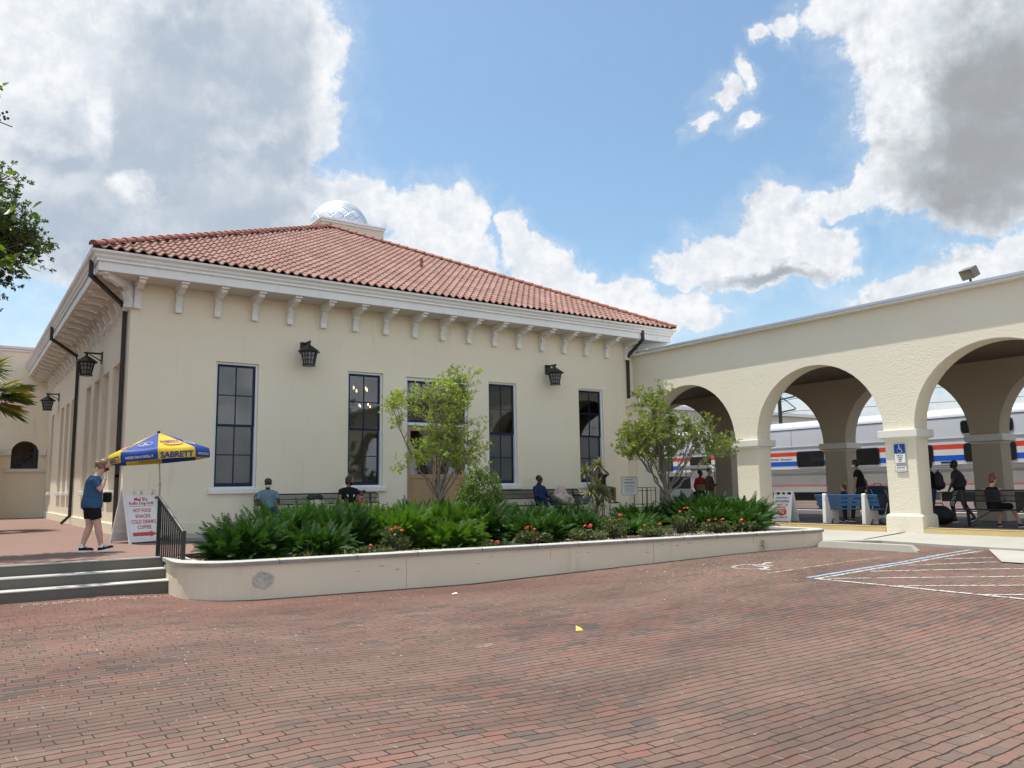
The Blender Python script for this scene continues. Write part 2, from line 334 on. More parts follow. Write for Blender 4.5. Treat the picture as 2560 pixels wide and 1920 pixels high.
# ---------------- ground ----------------
ZK = [(-400,-.50),(-1.4,-.50),(.3,-.585),(4,-.60),(7,-.51),(10.4,-.405),(12.6,-.375),(400,-.375)]
def zg(x, y=0):
    for (a, p), (b, q) in zip(ZK, ZK[1:]):
        if a <= x <= b:
            t = (x-a)/(b-a); return p+(q-p)*t
    return -.5
def brick_mat():
    m = bpy.data.materials.new('street_brick'); m.use_nodes = True; nt = m.node_tree; nt.nodes.clear(); N = NT(nt)
    tc = N.n('ShaderNodeTexCoord').outputs['Object']
    w = N.vm('MULTIPLY', N.vm('SUBTRACT', N.noise(tc, .35, 3, .5, 1), (.5,.5,.5)), (.16,.22,0))
    w2 = N.vm('MULTIPLY', N.vm('SUBTRACT', N.noise(tc, 6., 3, .5, 1), (.5,.5,.5)), (.055,.040,0))
    p0 = N.vm('ADD', N.vm('ADD', tc, w), w2)
    s = N.n('ShaderNodeSeparateXYZ', ins={0: p0})
    L, H = .232, .103
    rv = N.m('DIVIDE', s.outputs[1], H); row = N.m('FLOOR', rv); fy = N.m('FRACT', rv)
    wn = N.n('ShaderNodeTexWhiteNoise', noise_dimensions='1D', ins={1: row}).outputs[0]
    off = N.m('ADD', N.m('MULTIPLY', N.m('MODULO', row, 2.), .5), N.m('MULTIPLY', wn, .34))
    u = N.m('ADD', N.m('DIVIDE', s.outputs[0], L), off); col = N.m('FLOOR', u); fx = N.m('FRACT', u)
    idv = N.n('ShaderNodeCombineXYZ', ins={0: col, 1: row, 2: 0.}).outputs[0]
    r1 = N.n('ShaderNodeTexWhiteNoise', noise_dimensions='3D', ins={0: idv})
    rs = N.n('ShaderNodeSeparateXYZ', ins={0: r1.outputs[1]})
    ex = N.m('MULTIPLY', N.m('MINIMUM', fx, N.m('SUBTRACT', 1., fx)), L*1.7)
    ey = N.m('MULTIPLY', N.m('MINIMUM', fy, N.m('SUBTRACT', 1., fy)), H)
    jit = N.m('ADD', .0026, N.m('ADD', N.m('MULTIPLY', rs.outputs[2], .0035), N.m('MULTIPLY', N.ramp(N.noise(tc, 5., 3, .5), .45, .75), .004)))
    e = N.m('MINIMUM', ex, ey)
    # rounded brick corners
    cx = N.m('MAXIMUM', N.m('SUBTRACT', .016, ex), 0.); cy = N.m('MAXIMUM', N.m('SUBTRACT', .016, ey), 0.)
    rr = N.m('SUBTRACT', .016, N.m('SQRT', N.m('ADD', N.m('MULTIPLY', cx, cx), N.m('MULTIPLY', cy, cy))))
    e = N.m('MINIMUM', e, rr)
    joint = N.ramp(N.m('SUBTRACT', e, jit), -.001, .0035)
    big = N.noise(tc, .22, 5, .6); mid = N.noise(tc, 1.3, 5, .6); fine = N.noise(tc, 45, 5, .65)
    base = N.mix(rs.outputs[0], (.195,.112,.086), (.145,.094,.075))
    base = N.mix(N.m('MULTIPLY', N.ramp(rs.outputs[1], .86, .9), .8), base, (.085,.075,.069))
    base = N.mix(N.m('MULTIPLY', N.ramp(rs.outputs[1], .20, .10), .6), base, (.215,.092,.068))
    brown = N.m('MULTIPLY', N.ramp(big, .36, .60), .65)
    base = N.mix(brown, base, (.160,.105,.080))
    # redder, less worn bricks near the planter
    sy = N.n('ShaderNodeSeparateXYZ', ins={0: tc})
    dd = N.m('ADD', sy.outputs[1], N.m('MULTIPLY', sy.outputs[0], .115))
    redz = N.m('MULTIPLY', N.ramp(N.m('ADD', dd, N.m('MULTIPLY', mid, 1.4)), -11.2, -9.6), N.ramp(sy.outputs[0], 9., 4.))
    base = N.mix(N.m('MULTIPLY', redz, .38), base, (.17,.062,.046))
    k = N.m('ADD', .56, N.m('ADD', N.m('MULTIPLY', mid, .30), N.m('MULTIPLY', fine, .42)))
    pits = N.ramp(N.noise(tc, 85, 4, .7), .34, .28)
    k = N.m('MULTIPLY', k, N.m('SUBTRACT', 1., N.m('MULTIPLY', pits, .45)))
    k = N.m('MULTIPLY', k, N.ramp(N.noise(N.n('ShaderNodeMapping', ins={0: tc, 3: (.5, 1.2, 1)}).outputs[0], .55, 6, .6), .34, .66, .74, 1.14))
    c = N.mix(1., base, N.n('ShaderNodeCombineXYZ', ins={0: k, 1: k, 2: k}).outputs[0], 'MULTIPLY')
    dust = N.m('MULTIPLY', N.ramp(N.noise(tc, .9, 7, .7), .55, .78), .24)
    c = N.mix(dust, c, (.33,.27,.22))
    sandmask = N.ramp(N.noise(tc, 2.2, 5, .6), .50, .62)
    sandx = N.m('MULTIPLY', sandmask, N.ramp(N.m('SUBTRACT', ey, ex), -.001, .006))
    jc = N.mix(N.m('MULTIPLY', sandx, .75), (.034,.025,.02), (.36,.30,.24))
    c = N.mix(joint, jc, c)
    # pale worn spots of old paint
    spot = N.ramp(N.noise(N.n('ShaderNodeMapping', ins={0: tc, 3: (.6, 1.4, 1)}).outputs[0], 1.05, 8, .72), .665, .74)
    c = N.mix(N.m('MULTIPLY', spot, .65), c, (.46,.41,.36))
    h = N.m('ADD', N.m('MULTIPLY', joint, .8), N.m('ADD', N.m('MULTIPLY', fine, .25), N.m('MULTIPLY', rs.outputs[2], .35)))
    bn = N.n('ShaderNodeBump', ins={'Strength': .8, 'Distance': .012, 'Height': h})
    p = N.n('ShaderNodeBsdfPrincipled', ins={'Base Color': c, 'Roughness': .82, 'Specular IOR Level': .25, 'Normal': bn.outputs[0]})
    N.n('ShaderNodeOutputMaterial', ins={0: p.outputs[0]}); return m
BRICK = brick_mat()
xs = [-600,-100,-30] + [i*.5 for i in range(-20, 61)] + [60,150,600]; ys = [-400,-60,-30,-22,-14,-8,0,30,100,900]
gb = MB(); gb.v = [(x, y, zg(x)) for y in ys for x in xs]
for j in range(len(ys)-1):
    for i in range(len(xs)-1):
        a = j*len(xs)+i; gb.f.append((a, a+1, a+len(xs)+1, a+len(xs)))
tag(gb.build('ground', BRICK), kind='structure')

# terrace slab, lawn-free walkway, bed, steps
TX1 = .7
b = MB(); b.prism([(-30,-7.42),(-.28,-7.42),(-.25,-7.3),(TX1,-6.9),(TX1,.0),(0,.0),(0,20.7),(-30,20.7)], lambda u,v,d:(u,v,d), -.7, 0)
def terrace_mat():
    m = PINK.copy(); m.name = 'terrace_scored_concrete'; nt = m.node_tree; N = NT(nt)
    p = next(n for n in nt.nodes if n.type == 'BSDF_PRINCIPLED'); src = p.inputs['Base Color'].links[0].from_socket
    tc = N.n('ShaderNodeTexCoord').outputs['Object']; s = N.n('ShaderNodeSeparateXYZ', ins={0: tc})
    def ln(v, k): 
        f = N.m('FRACT', N.m('DIVIDE', v, k)); return N.m('LESS_THAN', N.m('MINIMUM', f, N.m('SUBTRACT', 1., f)), .008/k)
    l = N.m('MAXIMUM', ln(s.outputs[0], 1.55), ln(s.outputs[1], 1.5))
    N.link(N.mix(N.m('MULTIPLY', l, .6), src, (.2,.1,.075)), p.inputs['Base Color']); return m
tag(b.build('terrace', terrace_mat()), kind='structure')
b = MB(); b.box(TX1, 17.58, -2.1, 0, -.6, -.004)
tag(b.build('walkway', CONC), kind='structure')
st = tag(thing('steps', None, None), kind='structure')
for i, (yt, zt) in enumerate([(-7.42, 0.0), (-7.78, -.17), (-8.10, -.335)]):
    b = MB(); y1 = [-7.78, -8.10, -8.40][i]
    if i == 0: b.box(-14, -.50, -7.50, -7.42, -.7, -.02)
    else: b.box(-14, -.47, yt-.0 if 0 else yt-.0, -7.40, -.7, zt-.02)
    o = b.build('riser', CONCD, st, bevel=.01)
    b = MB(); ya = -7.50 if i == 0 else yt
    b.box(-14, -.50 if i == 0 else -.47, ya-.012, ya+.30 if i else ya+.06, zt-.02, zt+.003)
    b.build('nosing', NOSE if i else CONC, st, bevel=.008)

# ---------------- planter ----------------
def wline(x): return -9.45-.115*x
path = [(-.50,-7.55),(-.56,-8.5)]
for k in range(1, 10):
    t = k/9; a = math.pi+t*(math.pi/2-.11)
    path.append((.36+.92*math.cos(a), -8.6+.885*math.sin(a)))
path = path[:2]+path[2:]
path += [(x, wline(x)) for x in (1.0,2,3,4,5,6,7,8,9,10,11,12,12.7)]
for k in range(1, 7):
    a = -math.pi/2+k/6*math.pi/2; path.append((12.75+.65*math.cos(a), -10.26+.66*math.sin(a)))
path += [(13.40,-9.6),(13.42,-6.2)]
def offs(path, d):
    out = []
    for i, p in enumerate(path):
        a = Vector(path[max(i-1,0)]); c = Vector(path[min(i+1,len(path)-1)]); t = (c-a).normalized(); out.append((p[0]-t.y*d, p[1]+t.x*d))
    return out
def strip(mb, pa, pb, z0, z1):   # z0/z1 functions or numbers
    f0 = z0 if callable(z0) else (lambda x: z0); n = len(pa)
    rings = [[(pa[i][0],pa[i][1],f0(pa[i][0])),(pb[i][0],pb[i][1],f0(pb[i][0])),(pb[i][0],pb[i][1],z1),(pa[i][0],pa[i][1],z1)] for i in range(n)]
    mb.loft(rings)
pl = thing('planter', 'long low cream stucco planter wall with rounded corner and grey concrete cap', 'planter', (0,0,0))
b = MB(); strip(b, path, offs(path, .26), lambda x: zg(x)-.1, -.065); fixn(b.build('planter_wall', STUCCO_DIRTY, pl))
b = MB(); strip(b, offs(path, -.035), offs(path, .30), -.065, 0.0); cap = fixn(b.build('cap', CAPC, pl, bevel=.01))
b = MB(); strip(b, offs(path, -.038), offs(path, -.030), -.062, -.010); fixn(b.build('weathered_edge', pbr('weathered_cap_edge', (.25,.24,.215), .9, .2, 3, .1, 30, bump=.4, bs=40, stain=((.09,.085,.075), .7, 2.5, (1,1,1))), cap))
# cap joints and scuffs
b = MB()
random.seed(3)
for i in range(11):
    x = .9+i*1.12+random.uniform(-.2,.2)
    if x > 12.4: break
    y = wline(x)-.037; b = MB(); b.obox((x, y+.168, -.03), (.010, .345, .066), Matrix.Rotation(-.115, 3, 'Z')); b.build('cap_joint', pbr('joint_dark', (.10,.095,.085), .9), pl)
b = MB()
for i in range(4):
    x = 2.9+i*2.6+random.uniform(-.3,.3); y = wline(x)-.0015; hh = -zg(x)-.08 if i % 2 == 0 else .16; b = MB(); b.obox((x, y, -.07-hh/2), (.004, .006, hh), Matrix.Rotation(-.115, 3, 'Z')); b.build('wall_crack', pbr('crack_dark', (.30,.26,.21), .9), pl)
b = MB()
for i in range(12):
    x = random.uniform(1.2, 9.5); z = random.uniform(zg(x)*.55, -.12); w = random.uniform(.04,.16)
    n = 7; cx = [(x+math.cos(2*math.pi*k/n)*w*.5*random.uniform(.5,1), z+math.sin(2*math.pi*k/n)*.009*random.uniform(.2,1)) for k in range(n)]
    b = MB(); b.prism(cx, lambda u,v,d: (u, wline(u)-d, v), .001, .0035); b.build('scuff_mark', pbr('scuff_grey', (.26,.235,.20), .9, .2, 8), pl)
cx = [(.54+math.cos(2*math.pi*k/18)*.17*random.uniform(.85,1.05), -.30+math.sin(2*math.pi*k/18)*.13*random.uniform(.85,1.1)) for k in range(18)]
b = MB(); b.prism(cx, lambda u,v,d: (u, wline(u)-d, v), .001, .012)
b.build('patch_mark', pbr('patch_grey', (.40,.375,.325), .9, .3, 9, .2, 40), pl)
bed = MB(); bp = [(-.15,-8.3)]+[p for p in offs(path, .2)[4:-1]]+[(13.2,-2.1),(TX1,-2.1),(TX1,-6.9),(-.1,-7.35)]
bed.prism(bp, lambda u,v,d: (u,v,d), -.6, -.09)
tag(fixn(bed.build('planting_bed_soil', SOIL)), kind='structure')

# ---------------- sidewalk, curb, arcade platform ----------------
b = MB(); b.prism([(13.46,-10.2),(14.55,-11.4),(14.2,-13.2),(14.0,-30),(17.55,-30),(17.55,-2.1),(13.46,-2.1)], lambda u,v,d:(u,v,d), -.6, -.305)
tag(fixn(b.build('sidewalk', CONC, bevel=.015)), kind='structure')
b = MB(); b.box(17.66, 28.3, -60, 26, -.8, -.17)
PLATF = pbr('platform_brown_paving', (.065,.05,.046), .7, .08, .6, .05, 30, bump=.2, bs=40)
tag(b.build('platform', PLATF), kind='structure')
b = MB(); b.box(17.53, 17.655, -9.78, -5.6, -.5, -.164); b.box(17.53, 17.655, -4.7, -.3, -.5, -.164)
b.box(17.53,17.655,-14.9,-10.82,-.5,-.164); b.box(17.53,17.655,-30,-16,-.5,-.164)
tag(b.build('curb', pbr('curb_yellow_flaking', (.58,.44,.20), .8, .12, 2.5, .06, 30, bump=.3, bs=40, stain=((.50,.48,.42), .85, 1.3, (1,.35,1))), bevel=.012), kind='structure')
b = MB(); b.box(17.5, 17.662, -30, -.3, -.1635, -.155)
b = MB()
for y0, y1 in ((-9.78,-5.6),(-4.7,-.3),(-14.9,-10.82)): b.box(17.525, 17.72, y0, y1, -.163, -.158)
tag(b.build('curb_stripe', YELLOWP), kind='structure')
b = MB(); b.box(28.0, 28.3, -60, 26, -.166, -.155); tag(b.build('platform_edge_line', WHITE), kind='structure')
# drain channel across the walk
b = MB(); b.prism([(14.35,-11.05),(14.6,-10.95),(17.5,-10.22),(17.5,-10.34)], lambda u,v,d:(u,v,d), -.304, -.298)
tag(b.build('drain_channel', pbr('rusty_iron', (.07,.04,.03), .8, .2, 5)), kind='structure')

# ---------------- main building ----------------
W, D, H = 17.9, 21.6, 6.46
bld = thing('station_building', 'cream stucco station building with red tiled hip roof and white eave brackets', 'building', (0,0,0))
WT, WS = 4.58, 1.14
holesF = [(2.17,3.33,WS,WT),(5.98,7.14,WS,WT),(7.93,10.20,0.0,4.54),(10.99,12.14,WS,WT),(14.89,16.05,WS,WT)]
def wall_grid(mb, u0, u1, z0, z1, holes, th, fn):
    """wall with rectangular holes; fn(u, depth, z)->3d; depth 0 outside, th inside"""
    us = sorted({u0,u1,*[h[0] for h in holes],*[h[1] for h in holes]}); zs = sorted({z0,z1,*[h[2] for h in holes],*[h[3] for h in holes]})
    inh = lambda u,z: any(h[0]<u<h[1] and h[2]<z<h[3] for h in holes)
    for a, c in zip(us, us[1:]):
        for p, q in zip(zs, zs[1:]):
            if inh((a+c)/2, (p+q)/2): continue
            mb.add([fn(a,0,p),fn(c,0,p),fn(c,0,q),fn(a,0,q)], [(0,1,2,3)]); mb.add([fn(a,th,p),fn(c,th,p),fn(c,th,q),fn(a,th,q)], [(3,2,1,0)])
    for a,c,p,q in holes:
        mb.add([fn(a,0,p),fn(a,th,p),fn(a,th,q),fn(a,0,q)], [(0,1,2,3)]); mb.add([fn(c,0,p),fn(c,th,p),fn(c,th,q),fn(c,0,q)], [(3,2,1,0)])
        mb.add([fn(a,0,q),fn(c,0,q),fn(c,th,q),fn(a,th,q)], [(3,2,1,0)]); mb.add([fn(a,0,p),fn(c,0,p),fn(c,th,p),fn(a,th,p)], [(0,1,2,3)])
b = MB()
wall_grid(b, 0, W, -.2, 6.6, holesF, .32, lambda u,d,z:(u,d,z))
LY = [1.15,2.95,4.7,6.75,11.2,13.1,15.4,18.3]
LW = [(1.3,2.4),(3.1,4.2),(4.9,6.0),(6.75,7.85),(10.85,11.95),(12.6,13.7),(14.4,15.5),(18.2,19.3)]
holesL = [(a, c, WS, 4.56) for a, c in LW]
wall_grid(b, 0, D, -.2, 6.6, holesL, .35, lambda u,d,z:(d,u,z))
holesR = [(3.0,4.1,1.1,4.5),(6.5,7.6,1.1,4.5),(10.5,11.6,1.1,4.5),(15,16.1,1.1,4.5)]
wall_grid(b, 0, D, -.2, 6.6, holesR, .35, lambda u,d,z:(W-d,u,z))
holesB = [(3.0,4.1,1.1,4.5),(7.6,8.9,.2,3.9),(13.2,14.3,1.1,4.5)]
wall_grid(b, 0, W, -.2, 6.6, holesB, .35, lambda u,d,z:(u,D-d,z))
fixn(b.build('wall', STUCCO, bld))
# plinth
b = MB()
for x0, x1 in ((-.04,7.93),(10.2,17.6)): b.box(x0, x1, -.04, .0, -.15, .28)
b.box(-.045, 0, -.04, D, -.15, .28)
b.build('plinth', STUCCO, bld, bevel=.012)
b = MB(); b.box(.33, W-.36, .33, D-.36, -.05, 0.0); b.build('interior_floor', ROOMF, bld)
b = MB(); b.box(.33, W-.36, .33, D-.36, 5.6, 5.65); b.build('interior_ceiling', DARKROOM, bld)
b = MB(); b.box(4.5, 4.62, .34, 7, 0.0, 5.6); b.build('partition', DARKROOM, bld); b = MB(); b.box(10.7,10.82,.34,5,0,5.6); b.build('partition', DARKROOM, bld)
# soffit, fascia, moulding, gutter
OH = .87
b = MB(); b.box(-OH, W+OH, -OH, D+OH, 6.46, 6.49); b.build('soffit', TRIM_SHADE, bld)
b = MB(); e = OH; 
for (x0,x1,y0,y1) in ((-e,W+e,-e-.03,-e),(-e,W+e,D+e,D+e+.03),(-e-.03,-e,-e-.03,D+e+.03),(W+e,W+e+.03,-e-.03,D+e+.03)): b.box(x0,x1,y0,y1,6.47,6.73)
b.build('fascia', TRIM, bld)
b = MB(); e = OH+.03
for (x0,x1,y0,y1) in ((-e,W+e,-e-.05,-e),(-e-.05,-e,-e-.05,D+e),(W+e,W+e+.05,-e-.05,D+e)): b.box(x0,x1,y0,y1,6.695,6.77)
b.build('moulding', TRIM, bld, bevel=.01)
b = MB(); e = OH+.03; prof = [(0.02,6.765),(.06,6.765),(.09,6.80),(.105,6.85),(.17,6.90),(.18,6.95),(.165,6.955),(.02,6.955)]
def corner_ring(px, pz_, sx, sy):
    return (W+e+px if sx>0 else -e-px, D+e+px if sy>0 else -e-px, pz_)
rings = [[corner_ring(p,z,sx,sy) for p,z in prof] for sx,sy in ((-1,-1),(1,-1),(1,1),(-1,1))]
rings.append(rings[0]); b.loft(rings, False); fixn(b.build('gutter', TRIM, bld))
# roof: tiled slopes built tile course by tile course
RX0, RX1, RY0, RY1, RZ, RSL = -1.02, 18.92, -1.02, D+1.02, 7.0, .505
TILE = None
def tile_mat():
    m = bpy.data.materials.new('clay_roof_tile'); m.use_nodes = True; nt = m.node_tree; nt.nodes.clear(); N = NT(nt)
    tc = N.n('ShaderNodeTexCoord').outputs['Object']
    uv = N.n('ShaderNodeUVMap').outputs[0]
    s = N.n('ShaderNodeSeparateXYZ', ins={0: uv})
    idv = N.n('ShaderNodeCombineXYZ', ins={0: N.m('FLOOR', s.outputs[0]), 1: N.m('FLOOR', s.outputs[1]), 2: 0.}).outputs[0]
    r = N.n('ShaderNodeTexWhiteNoise', noise_dimensions='3D', ins={0: idv}).outputs[0]
    c = N.mix(r, (.22,.112,.086), (.285,.158,.125))
    c = N.mix(N.m('MULTIPLY', N.ramp(N.noise(tc, 1.2, 6, .6), .45, .7), .4), c, (.44,.27,.22))
    c = N.mix(N.m('MULTIPLY', N.ramp(N.noise(tc, 14, 5, .6), .6, .75), .35), c, (.36,.14,.095))
    p = N.n('ShaderNodeBsdfPrincipled', ins={'Base Color': c, 'Roughness': .75, 'Specular IOR Level': .3})
    N.n('ShaderNodeOutputMaterial', ins={0: p.outputs[0]}); return m
TILE = tile_mat(); TILER = pbr('clay_ridge_tile', (.30,.095,.060), .7, .12, 3, .08, 20)
def roof_face(name, length, run, fn, samples=8):
    """local u along eave 0..length, v up the plan run; fn(u, v, z)->3d. hips at 45 degrees on both ends"""
    wl, ex = .252, .335; nw = int(length/wl); wl = length/nw; ncol = nw*samples+1
    nr = int(run/ex)+1; ex = run/nr
    u = np.linspace(0, length, ncol); ph = (u/wl) % 1.0
    prof = np.where(ph < .56, .062*np.sin(math.pi*ph/.56), -.026*np.sin(math.pi*(ph-.56)/.44))
    V = []; F = []; UV = []
    for r in range(nr):
        for k, (vv, lift) in enumerate(((r*ex-.03, .050), ((r+1)*ex, 0.0))):
            lo, hi = max(vv, 0), length-max(vv, 0)
            uc = np.clip(u, min(lo, hi), max(hi, lo)); pr = np.interp(uc, u, prof)
            zz = RZ + max(vv,-.03)*RSL + pr + lift
            for i in range(ncol): V.append(fn(uc[i], vv, zz[i])); UV.append((u[i]/wl+.001, r+.5))
        # riser strip hides under the next course: bottom lip
        base = r*2*ncol
        for i in range(ncol-1): F.append((base+i, base+i+1, base+ncol+i+1, base+ncol+i))
    # lips: faces from each course's front edge down
    nv = len(V)
    for r in range(nr):
        base = r*2*ncol
        for i in range(ncol):
            x, y, z = V[base+i]; V.append((x, y, z-.05 if r else z-.035)); UV.append(UV[base+i])
    for r in range(nr):
        base = r*2*ncol; lb = nv+r*ncol
        for i in range(ncol-1): F.append((lb+i, lb+i+1, base+i+1, base+i))
    me = bpy.data.meshes.new(name); me.from_pydata(V, [], F); me.materials.append(TILE)
    uvl = me.uv_layers.new(name='UVMap'); li = np.empty(len(me.loops), dtype=np.int32); me.loops.foreach_get('vertex_index', li)
    uvl.data.foreach_set('uv', np.array(UV, dtype=np.float32)[li].ravel()); me.update()
    o = bpy.data.objects.new(name, me); COL.objects.link(o); o.parent = bld; return o
LX, LYy = RX1-RX0, RY1-RY0; run = LX/2
roof = roof_face('roof_slope', LX, run, lambda u,v,z:(RX0+u, RY0+v, z))
roof_face('roof_slope', LYy, run, lambda u,v,z:(RX0+v, RY0+u, z), 6)
roof_face('roof_slope', LYy, run, lambda u,v,z:(RX1-v, RY0+u, z), 6)
roof_face('roof_slope', LX, run, lambda u,v,z:(RX0+u, RY1-v, z), 4)
def ridge_tiles(p, q, n):
    p, q = Vector(p), Vector(q); d = q-p; mb = MB(); t = d.normalized(); side = t.cross(Vector((0,0,1))).normalized(); up = side.cross(t)
    for i in range(n):
        a = p+d*(i/n)-t*.05; c = p+d*((i+1)/n)+t*.03
        r0, r1 = .125, .10
        ra = [a+side*math.cos(th)*r0+up*(math.sin(th)*r0*.95+.03) for th in [math.pi*k/8 for k in range(9)]]
        rb = [c+side*math.cos(th)*r1+up*(math.sin(th)*r1*.95+.02) for th in [math.pi*k/8 for k in range(9)]]
        ra2 = [a+side*math.cos(th)*(r0-.02)+up*(math.sin(th)*(r0-.02)*.95+.03) for th in [math.pi*k/8 for k in range(9)]]
        b0 = len(mb.v); mb.v += [tuple(x) for x in ra+rb+ra2]
        for k in range(8): mb.f.append((b0+k, b0+k+1, b0+9+k+1, b0+9+k)); mb.mi.append(0); mb.f.append((b0+18+k, b0+18+k+1, b0+k+1, b0+k)); mb.mi.append(0)
        mb.f.append(tuple(b0+k for k in range(8,-1,-1)) if i == 0 else tuple(b0+k for k in range(8,-1,-1))); mb.mi.append(0)
    return mb.build('ridge_cap', TILER, bld)
apx = RX0+run; RZT = RZ+run*RSL
ridge_tiles((RX0,RY0,RZ+.02), (apx,RY0+run,RZT+.05), 38); ridge_tiles((RX1,RY0,RZ+.02), (apx,RY0+run,RZT+.05), 38)
ridge_tiles((apx,RY0+run,RZT+.05), (apx,RY1-run,RZT+.05), 10)
b = MB(); b.tube([(10.12,3.05,8.95),(10.12,3.05,9.43)], .06, 12); b.build('vent_pipe', TILER, roof)
# roof box with the silver dome
BX0,BX1,BY0,BY1,BZ = 8.98,11.93,10.0,13.6,12.78
b = MB(); b.box(BX0,BX1,BY0,BY1,10.8,BZ); tower = b.build('roof_tower', pbr('tower_stucco', (.60,.56,.46), .85, .05), bld)
b = MB(); b.box(BX0-.09,BX1+.09,BY0-.09,BY1+.09,BZ,BZ+.10); b.box(BX0-.05,BX1+.05,BY0-.05,BY1+.05,BZ-.09,BZ); b.build('tower_coping', TRIM, tower, bevel=.015)
def dome_mat():
    m = bpy.data.materials.new('silver_dome_panels'); m.use_nodes = True; nt = m.node_tree; nt.nodes.clear(); N = NT(nt)
    uv = N.n('ShaderNodeUVMap').outputs[0]; s = N.n('ShaderNodeSeparateXYZ', ins={0: uv})
    a = N.m('ADD', N.m('MULTIPLY', s.outputs[0], 14.), N.m('MULTIPLY', s.outputs[1], 5.)); c = N.m('SUBTRACT', N.m('MULTIPLY', s.outputs[0], 14.), N.m('MULTIPLY', s.outputs[1], 5.))
    def ln(v): f = N.m('FRACT', v); return N.m('MINIMUM', f, N.m('SUBTRACT', 1., f))
    l = N.ramp(N.m('MINIMUM', ln(a), ln(c)), .02, .05)
    idv = N.n('ShaderNodeCombineXYZ', ins={0: N.m('FLOOR', a), 1: N.m('FLOOR', c), 2: 0.}).outputs[0]
    r = N.n('ShaderNodeTexWhiteNoise', noise_dimensions='3D', ins={0: idv}).outputs[0]
    col = N.mix(l, (.34,.36,.38), N.mix(r, (.58,.62,.66), (.74,.77,.80)))
    tc = N.n('ShaderNodeTexCoord').outputs['Object']
    bn = N.n('ShaderNodeBump', ins={'Strength': .5, 'Distance': .05, 'Height': N.m('ADD', l, N.noise(tc, 3, 4, .6))})
    p = N.n('ShaderNodeBsdfPrincipled', ins={'Base Color': col, 'Metallic': .6, 'Roughness': N.ramp(r, 0, 1, .28, .5, False), 'Normal': bn.outputs[0]})
    N.n('ShaderNodeOutputMaterial', ins={0: p.outputs[0]}); return m
def uv_sphere(name, c, r, zmin, mat, parent):
    V=[];F=[];UV=[]; nu,nv=48,20
    for j in range(nv+1):
        t = math.pi/2 - (math.pi/2-math.asin(zmin))*j/nv
        for i in range(nu+1):
            a=2*math.pi*i/nu; V.append((c[0]+r*math.cos(t)*math.cos(a), c[1]+r*math.cos(t)*math.sin(a), c[2]+r*math.sin(t))); UV.append((i/nu, j/nv))
    for j in range(nv):
        for i in range(nu):
            k=j*(nu+1)+i; F.append((k,k+nu+1,k+nu+2,k+1))
    me=bpy.data.meshes.new(name); me.from_pydata(V,[],F); me.materials.append(mat); uvl=me.uv_layers.new(name='UVMap')
    li=np.empty(len(me.loops),dtype=np.int32); me.loops.foreach_get('vertex_index',li); uvl.data.foreach_set('uv',np.array(UV,dtype=np.float32)[li].ravel())
    me.polygons.foreach_set('use_smooth',[True]*len(me.polygons)); me.update()
    o=bpy.data.objects.new(name,me); COL.objects.link(o); o.parent=parent; return fixn(o)
DOME = dome_mat(); uv_sphere('dome', (10.52,11.8,13.02), 1.36, -.15, DOME, tower)

# brackets
def bracket_mesh():
    P = [(0,5.78),(-.15,5.78),(-.15,5.86),(-.12,5.87),(-.12,5.93)]
    P += [(-.74+.60*math.cos(t), 5.93+.40*math.sin(t)) for t in [math.pi/2*k/10 for k in range(1, 10)]]
    P += [(-.72,6.33),(-.74,6.36),(-.74,6.41),(0,6.41)]
    b = MB(); b.prism(P, lambda u,v,d:(d,u,v), -.080, .080); b.box(-.10,.10,-.84,-.0,6.41,6.459)
    o = fixn(b.build('bracket', TRIM, bld))
    c = MB(); q = []
    for k in range(28):
        a = 2*math.pi*k/28; r = .072+.028*abs(math.cos(2*a)); q.append((-.27+r*math.cos(a), 6.22+r*math.sin(a)))
    c.prism(q, lambda u,v,d:(d,u,v), -.2, .2); co = fixn(c.build('cut', TRIM))
    m = o.modifiers.new('b', 'BOOLEAN'); m.operation = 'DIFFERENCE'; m.object = co; m.solver = 'EXACT'
    bake(o); bpy.data.objects.remove(co)
    bv = o.modifiers.new('bevel','BEVEL'); bv.width = .008; bv.segments = 1; bv.limit_method = 'ANGLE'; return o
br = bracket_mesh(); br.location = (.13, 0, 0)
for i in range(1, 18):
    c = br.copy(); COL.objects.link(c); c.location = (.13+i*1.006, 0, 0)
for i in range(21):
    c = br.copy(); COL.objects.link(c); c.location = (0, .35+i*1.0, 0); c.rotation_euler = (0,0,-math.pi/2)
for xx, rz in ((0,-math.pi/4),(W,math.pi/4)):
    c = br.copy(); COL.objects.link(c); c.location = (xx, 0, 0); c.rotation_euler = (0,0,rz); c.scale = (1,1.35,1)
c = br.copy(); COL.objects.link(c); c.location = (W, .35, 0); c.rotation_euler = (0,0,math.pi/2)
# downspouts
def spout(pts, w=.105):
    b = MB()
    for p, q in zip(pts, pts[1:]):
        p, q = Vector(p), Vector(q); d = (q-p).normalized(); b.bar(p-d*.045, q+d*.045, w, w*.85, up=(0,1,0) if abs(d.z) > .9 else (0,0,1))
    b.build('downspout', BROWNM, bld, bevel=.012)
spout([(-1.0,-.35,6.78),(-1.0,-.35,6.45),(-.13,.42,5.95),(-.07,.47,5.8),(-.07,.47,1.5),(-.07,.47,.0)])
spout([(-1.0,9.3,6.78),(-1.0,9.3,6.4),(-.12,9.95,5.95),(-.07,10.0,5.8),(-.07,10.0,.3),(-.30,10.0,.06)])
spout([(17.28,-.95,6.74),(17.28,-.95,6.45),(17.30,-.10,5.95),(17.30,-.07,5.8),(17.30,-.07,4.35)])

